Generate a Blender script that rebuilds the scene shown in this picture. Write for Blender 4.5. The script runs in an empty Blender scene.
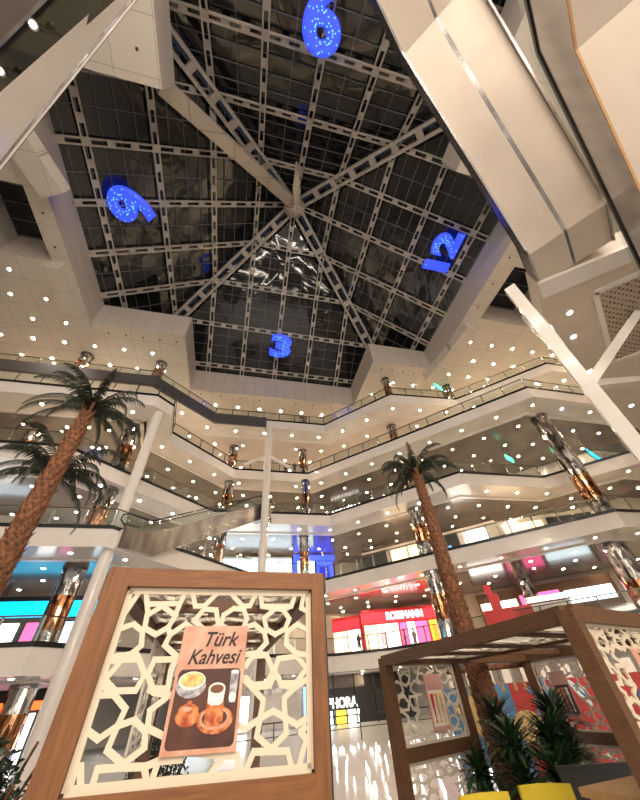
import bpy, math, random
from math import sin, cos, pi, radians, atan2, hypot, sqrt
from mathutils import Vector, Matrix
random.seed(7)
D = bpy.data
COL = bpy.context.scene.collection
V = Vector

# ------------------------------------------------------------------ materials
def mat(name, col, rough=0.5, metal=0.0, emit=None, estr=1.0, alpha=None, spec=None, coat=0.0):
    m = D.materials.new(name); m.use_nodes = True
    b = m.node_tree.nodes['Principled BSDF']
    b.inputs['Base Color'].default_value = (*col, 1)
    b.inputs['Roughness'].default_value = rough
    b.inputs['Metallic'].default_value = metal
    if coat: b.inputs['Coat Weight'].default_value = coat; b.inputs['Coat Roughness'].default_value = 0.06
    if emit: b.inputs['Emission Color'].default_value = (*emit, 1); b.inputs['Emission Strength'].default_value = estr
    if alpha is not None: b.inputs['Alpha'].default_value = alpha
    return m
def nodes(m): return m.node_tree.nodes, m.node_tree.links, m.node_tree.nodes['Principled BSDF']
def coords(m, scale=(1, 1, 1), rot=(0, 0, 0), kind='Object'):
    n, l, b = nodes(m)
    tc = n.new('ShaderNodeTexCoord'); mp = n.new('ShaderNodeMapping')
    mp.inputs['Scale'].default_value = scale; mp.inputs['Rotation'].default_value = rot
    l.new(tc.outputs[kind], mp.inputs['Vector']); return mp.outputs['Vector']
def ramp(m, fac, stops, target='Base Color'):
    n, l, b = nodes(m)
    r = n.new('ShaderNodeValToRGB'); e = r.color_ramp.elements
    while len(e) < len(stops): e.new(0.5)
    for i, (p, c) in enumerate(stops): e[i].position = p; e[i].color = (*c, 1)
    l.new(fac, r.inputs['Fac']); l.new(r.outputs['Color'], b.inputs[target]); return r
def noisy(name, c1, c2, scale, rough=0.5, metal=0.0, stretch=(1, 1, 1), bump=0.0, detail=4, coat=0.0, lo=0.35, hi=0.65):
    m = mat(name, c1, rough, metal, coat=coat); n, l, b = nodes(m)
    t = n.new('ShaderNodeTexNoise'); t.inputs['Scale'].default_value = scale; t.inputs['Detail'].default_value = detail
    l.new(coords(m, stretch), t.inputs['Vector']); ramp(m, t.outputs['Fac'], [(lo, c1), (hi, c2)])
    if bump:
        bp = n.new('ShaderNodeBump'); bp.inputs['Strength'].default_value = bump; bp.inputs['Distance'].default_value = 0.02
        l.new(t.outputs['Fac'], bp.inputs['Height']); l.new(bp.outputs['Normal'], b.inputs['Normal'])
    return m
def bricky(name, c1, c2, mortar, bw, bh, ms=0.012, rough=0.5, metal=0.0, rot=(0, 0, 0), offset=0.0, coat=0.0):
    m = mat(name, c1, rough, metal, coat=coat); n, l, b = nodes(m)
    t = n.new('ShaderNodeTexBrick'); t.offset = offset
    for k, v in (('Scale', 1), ('Brick Width', bw), ('Row Height', bh), ('Mortar Size', ms), ('Bias', 0)): t.inputs[k].default_value = v
    t.inputs['Color1'].default_value = (*c1, 1); t.inputs['Color2'].default_value = (*c2, 1); t.inputs['Mortar'].default_value = (*mortar, 1)
    l.new(coords(m, rot=rot), t.inputs['Vector']); l.new(t.outputs['Color'], b.inputs['Base Color'])
    return m
M = {}
M['white'] = noisy('white_lacquer', (.72, .68, .64), (.78, .74, .70), .6, .22, coat=.3)
M['paint'] = noisy('cream_plaster', (.58, .50, .42), (.63, .55, .46), .8, .45)
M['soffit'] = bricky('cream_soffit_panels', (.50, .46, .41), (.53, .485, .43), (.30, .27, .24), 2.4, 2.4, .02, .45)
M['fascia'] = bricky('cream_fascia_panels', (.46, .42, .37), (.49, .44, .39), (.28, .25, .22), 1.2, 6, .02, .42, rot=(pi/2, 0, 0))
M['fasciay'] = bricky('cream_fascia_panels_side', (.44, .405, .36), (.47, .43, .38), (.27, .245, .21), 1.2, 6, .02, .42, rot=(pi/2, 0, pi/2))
M['ceil'] = noisy('reflective_taupe_ceiling', (.125, .105, .09), (.17, .145, .125), .35, .2, coat=.35)
M['wceil'] = noisy('white_ceiling_board', (.60, .53, .48), (.66, .58, .53), .5, .3)
M['trim'] = mat('black_trim', (.012, .012, .014), .25)
M['steel'] = noisy('brushed_stainless', (.42, .41, .42), (.62, .6, .6), 2.2, .22, 1.0, (1, 1, .2), lo=.3, hi=.7)
M['dsteel'] = noisy('dark_stainless', (.22, .21, .21), (.42, .40, .40), 1.6, .22, 1.0, (1, 1, .25))
M['chrome'] = mat('post_chrome', (.45, .44, .42), .25, 1.0)
M['rail'] = mat('handrail_bronze', (.10, .085, .06), .3, .8)
def mirror_mosaic(name, c1, c2, c3, sc, vs):
    m = mat(name, c1, .12, 1.0); n, l, b = nodes(m)
    t = n.new('ShaderNodeTexVoronoi'); t.inputs['Scale'].default_value = sc
    l.new(coords(m, (1, 1, vs)), t.inputs['Vector'])
    sp = n.new('ShaderNodeSeparateColor'); l.new(t.outputs['Color'], sp.inputs['Color'])
    ramp(m, sp.outputs[0], [(0.0, c1), (.5, c2), (1.0, c3)])
    bp = n.new('ShaderNodeBump'); bp.inputs['Strength'].default_value = .55; bp.inputs['Distance'].default_value = .12
    l.new(sp.outputs[1], bp.inputs['Height']); l.new(bp.outputs['Normal'], b.inputs['Normal'])
    return m
M['silver'] = mirror_mosaic('silver_mirror_mosaic', (.07, .065, .065), (.38, .36, .36), (.9, .88, .85), 5.5, .35)
M['copper'] = mirror_mosaic('copper_mirror_mosaic', (.05, .02, .01), (.36, .15, .07), (.75, .42, .24), 6.5, .4)
M['frame'] = noisy('roof_truss_paint', (.33, .30, .265), (.40, .365, .325), 1.5, .45)
M['bar'] = mat('glazing_bar_grey', (.11, .115, .12), .5)
M['beam'] = bricky('beige_beam_cladding', (.40, .345, .28), (.43, .37, .30), (.16, .14, .12), 3.0, 3.0, .03, .5)
def glass(name, tint, a, rough=.05, base=(.02, .02, .02)):
    m = D.materials.new(name); m.use_nodes = True; nt = m.node_tree; nt.nodes.clear()
    o = nt.nodes.new('ShaderNodeOutputMaterial'); mx = nt.nodes.new('ShaderNodeMixShader'); tr = nt.nodes.new('ShaderNodeBsdfTransparent')
    g = nt.nodes.new('ShaderNodeBsdfGlossy'); fr = nt.nodes.new('ShaderNodeLayerWeight'); fr.inputs['Blend'].default_value = .35
    mt = nt.nodes.new('ShaderNodeMath'); mt.operation = 'MULTIPLY_ADD'; mt.inputs[1].default_value = .16; mt.inputs[2].default_value = a
    nt.links.new(fr.outputs['Facing'], mt.inputs[0]); nt.links.new(mt.outputs[0], mx.inputs['Fac'])
    tr.inputs['Color'].default_value = (*tint, 1); g.inputs['Roughness'].default_value = rough; g.inputs['Color'].default_value = (.8, .85, .85, 1)
    nt.links.new(tr.outputs[0], mx.inputs[1]); nt.links.new(g.outputs[0], mx.inputs[2]); nt.links.new(mx.outputs[0], o.inputs['Surface'])
    return m
M['glass'] = glass('balustrade_glass', (.92, .945, .93), .03)
M['dglass'] = mat('dark_smoked_glass', (.02, .02, .022), .08)
# roof glass: dark pane that mirrors the lit mall unevenly
def roof_glass():
    m = mat('night_roof_glass', (.006, .007, .007), .06); n, l, b = nodes(m)
    t = n.new('ShaderNodeTexNoise'); t.inputs['Scale'].default_value = .2; t.inputs['Detail'].default_value = 1.5; t.inputs['Distortion'].default_value = 1.5
    l.new(coords(m), t.inputs['Vector'])
    bp = n.new('ShaderNodeBump'); bp.inputs['Strength'].default_value = .5; bp.inputs['Distance'].default_value = .16
    l.new(t.outputs['Fac'], bp.inputs['Height']); l.new(bp.outputs['Normal'], b.inputs['Normal'])
    b.inputs['IOR'].default_value = 1.6
    return m
M['roofglass'] = roof_glass()
def wood(name, c1, c2, ax=(1, 1, 1), rough=.55):
    m = mat(name, c1, rough); n, l, b = nodes(m)
    t = n.new('ShaderNodeTexNoise'); t.inputs['Scale'].default_value = 9; t.inputs['Detail'].default_value = 6; t.inputs['Roughness'].default_value = .65
    l.new(coords(m, ax), t.inputs['Vector']); ramp(m, t.outputs['Fac'], [(.3, c1), (.5, ((c1[0]+c2[0])/2, (c1[1]+c2[1])/2, (c1[2]+c2[2])/2)), (.7, c2)])
    return m
M['wood'] = wood('oak_laminate', (.125, .043, .010), (.225, .088, .022), (.5, 4, 8))
M['woodv'] = wood('oak_laminate_upright', (.115, .040, .0095), (.215, .084, .021), (5, 5, .5))
M['wood2'] = wood('walnut_laminate', (.075, .034, .014), (.14, .066, .030), (1, 1, 4))
M['wood3'] = wood('pale_counter_wood', (.42, .24, .10), (.58, .36, .17), (1, 6, 6))
M['lattice'] = mat('ivory_lattice_board', (.62, .54, .41), .45)
M['lattice2'] = mat('ivory_lattice_board_far', (.62, .57, .48), .4)
M['tile'] = bricky('polished_floor_tile', (.50, .50, .49), (.54, .53, .52), (.35, .35, .35), 1.0, 1.0, .008, .28)
M['deck'] = noisy('deck_stone', (.42, .38, .34), (.48, .44, .39), 1, .25)
M['bark'] = noisy('palm_bark', (.035, .012, .005), (.20, .08, .032), 26, .85, bump=.8)
M['barkscale'] = noisy('palm_bark_scale', (.08, .028, .011), (.27, .11, .045), 14, .8)
M['frond'] = noisy('dark_palm_leaf', (.008, .012, .006), (.026, .034, .014), 6, .5)
M['leaf'] = noisy('glossy_leaf', (.012, .045, .016), (.045, .11, .035), 5, .4)
M['ddleaf'] = noisy('dark_shrub_leaf', (.008, .022, .01), (.03, .06, .025), 8, .5)
M['blue'] = mat('blue_led', (.02, .03, .3), .4, emit=(.03, .07, 1.0), estr=1.1)
M['bluespot'] = mat('blue_led_dots', (.1, .3, .9), .4, emit=(.12, .45, 1.0), estr=1.6)
M['lamp'] = mat('downlight_lens', (1, .9, .75), .4, emit=(1, .78, .52), estr=250)
M['lampw'] = mat('downlight_lens_cool', (1, .95, .9), .4, emit=(1, .90, .80), estr=240)
M['lampring'] = mat('downlight_ring', (.7, .68, .65), .3)
M['hole'] = mat('speaker_dot_black', (.03, .03, .03), .6)
M['black'] = mat('matt_black', (.015, .015, .015), .5)
M['blackpanel'] = noisy('black_partition', (.012, .013, .012), (.022, .023, .02), 2, .45)
M['yellow'] = mat('mustard_fabric', (.55, .42, .02), .75)
M['red'] = mat('red_paint', (.55, .02, .02), .4)
M['redwall'] = noisy('mural_red', (.30, .018, .015), (.42, .03, .022), 3, .6)
M['muralblue'] = noisy('mural_blue', (.05, .13, .24), (.09, .20, .33), 4, .6)
M['gold'] = noisy('mural_gold', (.48, .30, .10), (.62, .42, .18), 5, .5)
M['cream'] = mat('mural_cream', (.75, .68, .58), .6)
def em(name, col, s): return mat(name, tuple(min(1, c) for c in col), .4, emit=col, estr=s)
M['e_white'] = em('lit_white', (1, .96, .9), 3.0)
M['e_warm'] = em('lit_warm', (1, .72, .42), 1.7)
M['e_cool'] = em('lit_cool', (.72, .9, 1), 2.2)
M['e_cyan'] = em('lit_cyan', (.0, .5, .85), 1.5)
M['e_red'] = em('lit_red', (.85, .03, .05), 1.0)
M['e_pink'] = em('lit_pink', (1, .12, .35), 1.5)
M['e_yel'] = em('lit_yellow', (1, .62, .05), 1.6)
M['e_orange'] = em('lit_orange', (1, .16, .03), 1.5)
M['e_blue'] = em('lit_blue', (.03, .06, 1), 2.2)
M['e_lblue'] = em('lit_light_blue', (.2, .5, 1), 1.6)
M['e_green'] = em('lit_green', (.1, .9, .55), 1.6)
M['e_purple'] = em('lit_purple', (.3, .15, .8), 1.0)
M['p_copper'] = noisy('poster_copper_print', (.45, .20, .13), (.68, .41, .30), 9, .35, lo=.3, hi=.75)
M['p_dark'] = noisy('poster_dark_brown_print', (.03, .008, .004), (.09, .026, .012), 6, .35)
M['p_white'] = mat('poster_white_print', (.75, .72, .68), .4)
M['p_coffee'] = mat('poster_coffee_print', (.16, .06, .02), .3)
M['p_orange'] = noisy('poster_copper_pot_print', (.30, .05, .01), (.75, .27, .09), 30, .3)
M['p_gold'] = noisy('poster_sweets_print', (.48, .27, .06), (.80, .60, .25), 45, .4)
M['p_grey'] = noisy('poster_pewter_print', (.18, .17, .20), (.50, .48, .52), 40, .3)
M['p_pink'] = mat('poster_pink_print', (.55, .30, .27), .5)
M['ptext'] = mat('poster_black_ink', (.01, .008, .008), .5)
SK = [mat('skin', (.45, .27, .18), .6)]
M['cloth1'] = mat('dark_coat', (.02, .02, .03), .8); M['cloth2'] = mat('grey_coat', (.2, .18, .2), .8)

# ------------------------------------------------------------------ mesh builder
class MB:
    def __init__(s): s.v = []; s.f = []; s.sm = False
    def add(s, vs, fs):
        o = len(s.v); s.v += [tuple(p) for p in vs]; s.f += [tuple(i + o for i in f) for f in fs]; return s
    def box(s, c, d, rz=0.0):
        x, y, z = d[0]/2, d[1]/2, d[2]/2; cr, sr = cos(rz), sin(rz); vs = []
        for a, b, e in ((-x,-y,-z),(x,-y,-z),(x,y,-z),(-x,y,-z),(-x,-y,z),(x,-y,z),(x,y,z),(-x,y,z)):
            vs.append((c[0]+a*cr-b*sr, c[1]+a*sr+b*cr, c[2]+e))
        return s.add(vs, [(0,3,2,1),(4,5,6,7),(0,1,5,4),(1,2,6,5),(2,3,7,6),(3,0,4,7)])
    def bar(s, a, b, w, h, up=(0, 0, 1)):
        a, b = V(a), V(b); d = (b-a).normalized(); u = V(up)
        if abs(d.dot(u)) > .98: u = V((1, 0, 0))
        r = d.cross(u).normalized(); u = r.cross(d).normalized(); vs = []
        for p in (a, b):
            for i, j in ((-1,-1),(1,-1),(1,1),(-1,1)): vs.append(p + r*(w/2*i) + u*(h/2*j))
        return s.add(vs, [(0,1,2,3),(7,6,5,4),(0,4,5,1),(1,5,6,2),(2,6,7,3),(3,7,4,0)])
    def tube(s, pts, r, n=8, cap=True):
        pts = [V(p) for p in pts]; rs = r if isinstance(r, (list, tuple)) else [r]*len(pts); rings = []; o = []
        t0 = (pts[1]-pts[0]).normalized(); u = V((0, 0, 1)) if abs(t0.z) < .9 else V((1, 0, 0))
        for i, p in enumerate(pts):
            t = (pts[min(i+1, len(pts)-1)] - pts[max(i-1, 0)]).normalized()
            a = t.cross(u).normalized(); b = a.cross(t).normalized(); u = b
            for k in range(n): o.append(p + a*(rs[i]*cos(2*pi*k/n)) + b*(rs[i]*sin(2*pi*k/n)))
        fs = []
        for i in range(len(pts)-1):
            for k in range(n): fs.append((i*n+k, i*n+(k+1)%n, (i+1)*n+(k+1)%n, (i+1)*n+k))
        if cap: fs.append(tuple(range(n))[::-1]); fs.append(tuple((len(pts)-1)*n+k for k in range(n)))
        return s.add(o, fs)
    def prism(s, poly, z0, z1):
        n = len(poly); A = sum(poly[i][0]*poly[(i+1)%n][1]-poly[(i+1)%n][0]*poly[i][1] for i in range(n))
        if A < 0: poly = poly[::-1]
        vs = [(p[0], p[1], z0) for p in poly] + [(p[0], p[1], z1) for p in poly]
        return s.add(vs, [tuple(range(n))[::-1], tuple(range(n, 2*n))] + [(i, (i+1)%n, n+(i+1)%n, n+i) for i in range(n)])
    def slabquad(s, q, t):   # quad q of 3D points, thickness t along its normal
        q = [V(p) for p in q]; nrm = (q[1]-q[0]).cross(q[2]-q[0]).normalized()*t
        return s.add(q + [p+nrm for p in q], [(3,2,1,0),(4,5,6,7),(0,1,5,4),(1,2,6,5),(2,3,7,6),(3,0,4,7)])
    def lathe(s, prof, n=16, c=(0, 0, 0)):
        vs = []; m = len(prof)
        for k in range(n):
            for r, z in prof: vs.append((c[0]+r*cos(2*pi*k/n), c[1]+r*sin(2*pi*k/n), c[2]+z))
        fs = []
        for k in range(n):
            for i in range(m-1): fs.append((k*m+i, ((k+1)%n)*m+i, ((k+1)%n)*m+i+1, k*m+i+1))
        return s.add(vs, fs)
    def build(s, name, m, parent=None, smooth=False, kind=None, label=None):
        me = D.meshes.new(name); me.from_pydata(s.v, [], s.f); me.materials.append(M[m] if isinstance(m, str) else m)
        me.validate(); me.update()
        if smooth:
            me.polygons.foreach_set('use_smooth', [True]*len(me.polygons))
            try: me.set_sharp_from_angle(angle=radians(40))
            except Exception: pass
        o = D.objects.new(name, me); COL.objects.link(o)
        if parent: o.parent = parent
        if kind: o['kind'] = kind
        if label: o['label'] = label
        return o
def tag(o, label, cat, group=None, kind=None):
    o['label'] = label; o['category'] = cat
    if group: o['group'] = group
    if kind: o['kind'] = kind
    return o
def empty(name, loc=(0, 0, 0), rz=0.0, label=None, cat=None, group=None):
    o = D.objects.new(name, None); COL.objects.link(o); o.location = loc; o.rotation_euler = (0, 0, rz); o.empty_display_size = .2
    if label: tag(o, label, cat, group)
    return o
def struct(mb, name, m, label=None):
    o = mb.build(name, m); o['kind'] = 'structure'
    if label: o['label'] = label
    return o
def copy_tree(o, parent=None):
    c = o.copy(); COL.objects.link(c)
    if parent: c.parent = parent; c.matrix_parent_inverse = o.matrix_parent_inverse.copy()
    for ch in list(o.children): copy_tree(ch, c)
    return c
def text_mesh(txt, size, m, mtx, parent=None, name='lettering', depth=.01, shear=0.0, bold=0.0, width=None):
    cu = D.curves.new(name, 'FONT'); cu.body = txt; cu.size = size; cu.extrude = depth; cu.shear = shear; cu.align_x = 'CENTER'; cu.align_y = 'CENTER'
    cu.offset = 0
    if bold: cu.bevel_depth = bold; cu.bevel_resolution = 1
    t = D.objects.new(name, cu); COL.objects.link(t); bpy.context.view_layer.update()
    me = D.meshes.new_from_object(t.evaluated_get(bpy.context.evaluated_depsgraph_get())); D.objects.remove(t); D.curves.remove(cu)
    if width:
        xs = [v.co.x for v in me.vertices]; k = width/(max(xs)-min(xs))
        for v in me.vertices: v.co.x *= k
    me.materials.clear(); me.materials.append(M[m] if isinstance(m, str) else m)
    me.transform(mtx); o = D.objects.new(name, me); COL.objects.link(o)
    if parent: o.parent = parent
    return o
def basis(o, x, y):   # matrix with local x,y axes, z = x cross y
    x = V(x).normalized(); y = V(y).normalized(); z = x.cross(y)
    return Matrix(((x.x, y.x, z.x, o[0]), (x.y, y.y, z.y, o[1]), (x.z, y.z, z.z, o[2]), (0, 0, 0, 1)))

# ------------------------------------------------------------------ plan of the atrium
EYE = 1.5
LZ = {0: 0.0, 1: 4.1, 2: 9.5, 3: 14.8, 4: 20.0, 5: 24.6}
TH = 1.0
EDGE = {
 1: [(-34, 20.3), (-8.5, 20.3), (0, 29.3), (8.6, 32.5), (12.6, 30.6), (25, 16.6), (40, 16.6)],
 2: [(-34, 20.6), (-7.2, 20.6), (1.2, 29.8), (8.2, 31.6), (13.9, 25.9), (24.5, 15.9), (40, 15.9)],
 3: [(-34, 20.6), (-11.8, 20.6), (-2.6, 29.8), (8.5, 29.8), (17.6, 20.7), (26.1, 20.6), (30.8, 16.0), (40, 16.0)],
 4: [(-34, 20.5), (-7.5, 20.5), (-6.4, 21.6), (-6.9, 25.3), (-1.2, 30.9), (6.7, 31.0), (22.9, 14.8), (40, 14.8)],
 5: [(-34, 23.2), (-9.3, 23.3), (-3.9, 27.9), (8.2, 27.8), (14.0, 21.8), (21.6, 21.4), (28.2, 15.1), (40, 15.1)],
}
BACK = [(-34, 31), (-16, 31), (-6, 41), (15.5, 41), (35.5, 21.5), (40, 21.5)]
def offset(poly, d):
    out = []
    for i, p in enumerate(poly):
        ns = []
        if i > 0: a, b = V(poly[i-1]), V(p); t = (b-a).normalized(); ns.append(V((-t.y, t.x)))
        if i < len(poly)-1: a, b = V(p), V(poly[i+1]); t = (b-a).normalized(); ns.append(V((-t.y, t.x)))
        n = ns[0] if len(ns) == 1 else (ns[0]+ns[1]).normalized()/max(.5, (ns[0]+ns[1]).normalized().dot(ns[0]))
        out.append((p[0]+n.x*d, p[1]+n.y*d))
    return out
def strip(poly, backpoly, z0, z1):
    mb = MB(); mb.prism(list(poly) + list(backpoly)[::-1], z0, z1); return mb
ORD = {1: 'first', 2: 'second', 3: 'third', 4: 'fourth', 5: 'fifth'}
# ground
struct(MB().box((0, 10, -.1), (110, 90, .2)), 'floor', 'tile')
for n in range(1, 6):
    z = LZ[n]; e = EDGE[n]
    back = BACK
    # deck body with an inward stepped underside
    o = struct(strip(e, back, z-TH, z-.002), 'floor.%03d' % n, 'white')
    # recessed coloured ceiling field under the deck
    inner = offset(e, 2.3)
    c = struct(strip(inner, offset(BACK, -.35), z-TH-.045, z-TH-.001), 'ceiling_%s_gallery' % ORD[n], 'ceil' if n in (2, 3, 4) else 'wceil')
    # white lip around the ceiling field
    mb = MB(); q1 = offset(e, 2.0); q2 = offset(e, 2.3)
    mb.prism(q1 + q2[::-1], z-TH-.09, z-TH-.001); struct(mb, 'trim_%d' % (n*3), 'white')
    # black base trim along the edge
    fo = offset(e, -.05); fi = offset(e, .12)
    mb = MB(); mb.prism(fo + fi[::-1], z, z+.20); struct(mb, 'trim_%d' % (n*3+1), 'trim')
    if n == 5:
        # stainless cladding on the escalator landing stretch
        seg = [(-34, 23.2), (-9.3, 23.3), (-3.9, 27.9), (1.6, 27.85)]
        mb = MB(); mb.prism(offset(seg, -.22) + offset(seg, -.06)[::-1], z-TH-.05, z+.28); struct(mb, 'trim_21', mat('satin_dark_cladding', (.16, .15, .145), .42, .7))
    # balustrade
    g = empty('glass_balustrade', (0, 0, z+.2), 0, 'clear glass balustrade with dark handrail along the %s gallery above ground' % ORD[n], 'railing', 'gallery balustrades')
    line = offset(e, .04)
    mb = MB(); hr = MB()
    for a, b in zip(line[:-1], line[1:]):
        mb.bar((*a, .47), (*b, .47), .02, .93); hr.bar((*a, .98), (*b, .98), .07, .06)
    mb.build('glass_panel', 'glass', g); hr.build('handrail', 'rail', g)
    k = 0
    post = None
    for a, b in zip(line[:-1], line[1:]):
        L = hypot(b[0]-a[0], b[1]-a[1]); m = max(1, round(L/1.7))
        for i in range(m):
            x = a[0]+(b[0]-a[0])*i/m; y = a[1]+(b[1]-a[1])*i/m
            if x < -24 or x > 33: continue
            if post is None: post = MB().bar((0, 0, 0), (0, 0, .98), .045, .09).build('post', 'chrome', g); o = post
            else: o = post.copy(); COL.objects.link(o); o.parent = g
            o.location = (x, y, 0)
# back walls per storey
def wallstrip(z0, z1, m, name):
    mb = MB(); mb.prism(list(BACK) + offset(BACK, .3)[::-1], z0, z1); return struct(mb, name, m)
zz = [0, 4.1, 9.5, 14.8, 20.0, 24.6]
for n in range(6):
    wallstrip(zz[n], (zz[n+1]-TH) if n < 5 else 28.0, 'paint' if n in (1, 2, 5) else 'white', 'wall_storey_%d' % n)
struct(MB().box((-34.2, 10, 16), (.3, 60, 32)), 'wall_left', 'paint')
struct(MB().box((40.2, 10, 16), (.3, 60, 32)), 'wall_right', 'paint')

# ------------------------------------------------------------------ roof ring (cream coffered soffit)
def cells(xs, ys, solid, z0, z1, mats=('soffit', 'fascia', 'fasciay')):
    S = {}
    for i in range(len(xs)-1):
        for j in range(len(ys)-1):
            S[i, j] = solid((xs[i]+xs[i+1])/2, (ys[j]+ys[j+1])/2)
    A, B, C = MB(), MB(), MB()
    for (i, j), v in S.items():
        if not v: continue
        x0, x1, y0, y1 = xs[i], xs[i+1], ys[j], ys[j+1]
        A.add([(x0,y0,z0),(x1,y0,z0),(x1,y1,z0),(x0,y1,z0)], [(3,2,1,0)]); A.add([(x0,y0,z1),(x1,y0,z1),(x1,y1,z1),(x0,y1,z1)], [(0,1,2,3)])
        if not S.get((i, j-1), False): B.add([(x0,y0,z0),(x1,y0,z0),(x1,y0,z1),(x0,y0,z1)], [(0,1,2,3)])
        if not S.get((i, j+1), False): B.add([(x0,y1,z0),(x1,y1,z0),(x1,y1,z1),(x0,y1,z1)], [(3,2,1,0)])
        if not S.get((i-1, j), False): C.add([(x0,y0,z0),(x0,y1,z0),(x0,y1,z1),(x0,y0,z1)], [(3,2,1,0)])
        if not S.get((i+1, j), False): C.add([(x1,y0,z0),(x1,y1,z0),(x1,y1,z1),(x1,y0,z1)], [(0,1,2,3)])
    return A, B, C
HX0, HX1, HY0, HY1 = -15.3, 19.3, -8.0, 27.6
def hole(x, y):
    inside = (HX0 < x < HX1 and 2.8 < y < 20.3) or (-7.1 < x < 12.2 and HY0 < y < HY1)
    winL = (-20.5 < x < -16.6 and 9.6 < y < 14.8)
    winR = (21.0 < x < 26.6 and 8.0 < y < 13.3)
    return inside or winL or winR
xs = [-34, -20.5, -16.6, HX0, -7.1, 12.2, HX1, 21.0, 26.6, 40]
ys = [-12, HY0, 2.8, 8.0, 9.6, 13.3, 14.8, 20.3, HY1, 40]
A, B_, C_ = cells(xs, ys, lambda x, y: not hole(x, y), 28.0, 31.2)
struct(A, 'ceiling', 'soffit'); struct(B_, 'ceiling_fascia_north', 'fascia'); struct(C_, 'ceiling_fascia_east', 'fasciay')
# stepped diagonal coffer boxes under the corners
def coffer(a, b, w, z0, z1, i):
    mb = MB(); a = V((*a, 0)); b = V((*b, 0)); d = (b-a).normalized(); n = V((-d.y, d.x, 0))*w/2
    mb.prism([((a-n).x, (a-n).y), ((b-n).x, (b-n).y), ((b+n).x, (b+n).y), ((a+n).x, (a+n).y)], z0, z1)
    struct(mb, 'trim_%d' % (30+i), 'soffit')
coffer((-16.3, 14.8), (-15.9, 21.2), 1.3, 27.0, 28, 0)
coffer((20.2, 14.0), (19.4, 21.4), 1.4, 27.0, 28, 1)
coffer((-16.6, 4), (-14.4, 9.5), 1.6, 26.9, 28, 2)

# ------------------------------------------------------------------ pyramid skylight
AX, AY, AZ_, SL = 2.2, 11.2, 43.2, .70
sky = empty('pyramid_skylight', (AX, AY, 31.0), 0, 'huge pyramid glass roof on a lattice of grey steel trusses over the atrium', 'skylight')
HW = 18.6
def P(r, t, face):   # point on face: r = run from apex, t = lateral; relative to sky origin
    z = AZ_ - 31.0 - SL*r
    return {0: V((t, r, z)), 1: V((r, -t, z)), 2: V((-t, -r, z)), 3: V((-r, t, z))}[face]
def ladder(mb, a, b, gap, w, h, step, up):
    a, b = V(a), V(b); d = (b-a); L = d.length; d.normalize(); r = d.cross(V(up)).normalized()*(gap/2)
    mb.bar(a-r, b-r, w, h, up); mb.bar(a+r, b+r, w, h, up)
    n = max(1, int(L/step))
    for i in range(n+1):
        p = a + d*(L*i/n); q = d*.28
        mb.bar(p-q, p+q, gap, h*.7, up)
for f in range(4):
    nrm = (P(10, 5, f)-P(0, 0, f)).cross(P(10, -5, f)-P(0, 0, f)).normalized()
    if nrm.z < 0: nrm = -nrm
    off = nrm*.35
    MB().add([P(0, 0, f)+off, P(HW, -HW, f)+off, P(HW, HW, f)+off], [(0, 1, 2)]).build('glass_face', 'roofglass', sky)
    bars = MB()
    for k in range(1, 19):
        bars.bar(P(k, -k, f)+off*.8, P(k, k, f)+off*.8, .05, .08, nrm)
    for k in range(-8, 9):
        t = k*2.0 + 0.0
        if k % 2: bars.bar(P(abs(t), t, f)+off*.8, P(HW, t, f)+off*.8, .05, .07, nrm)
    bars.build('glazing_bars', 'bar', sky)
    for r in (4, 8, 12, 16):
        mb = MB(); ladder(mb, P(r, -r, f), P(r, r, f), .42, .11, .16, 1.33, nrm); mb.build('purlin_truss', 'frame', sky)
    for t in (-12, -8, -4, 0, 4, 8, 12):
        mb = MB(); ladder(mb, P(max(abs(t), .8), t, f), P(HW, t, f), .40, .11, .22, 1.6, nrm); mb.build('rafter_truss', 'frame', sky)
for f in range(4):
    mb = MB(); a = P(.6, .6, f); b = P(16.5, 16.5, f); dn = V((0, 0, -.5))
    ladder(mb, a+dn, b+dn, .9, .24, .4, 2.2, (0, 0, 1)); mb.build('hip_truss', 'frame', sky)
hub = MB(); hub.box((0, 0, AZ_-31-.95), (1.5, 1.5, .7), pi/4); hub.box((.75, .1, AZ_-31-1.0), (.8, .8, .8), 0); hub.box((-.75, -.1, AZ_-31-1.0), (.8, .8, .8), 0)
hub.build('hub_block', 'beam', sky)
# cladded beam below the corner hip
bb = MB(); bb.bar((-10.6, -8.2, 1.6), (-.7, -.9, 10.2), 1.05, .7, (0, 0, 1)); bb.build('clad_beam', 'beam', sky, label='beige panelled beam under one hip')
# flat perimeter purlin bent around the corners
# clock hand
hand = empty('clock_hand', (2.35, 10.7, 40.6), 0, 'pale pointed clock hand pointing away from the roof apex hub', 'clock hand')
mb = MB(); pr = [(-.25, -.2), (-.5, -1.6), (-.28, -3.0), (0, -4.8), (.28, -3.0), (.5, -1.6), (.25, -.2)]
pr = [(x*.85-(-y)*.16, y) for x, y in pr]
mb.prism(pr, -.12, .12); mb.build('blade', 'beam', hand); MB().lathe([(0, -.3), (.42, -.3), (.42, .3), (0, .3)], 16).build('pivot', 'beam', hand)
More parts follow.
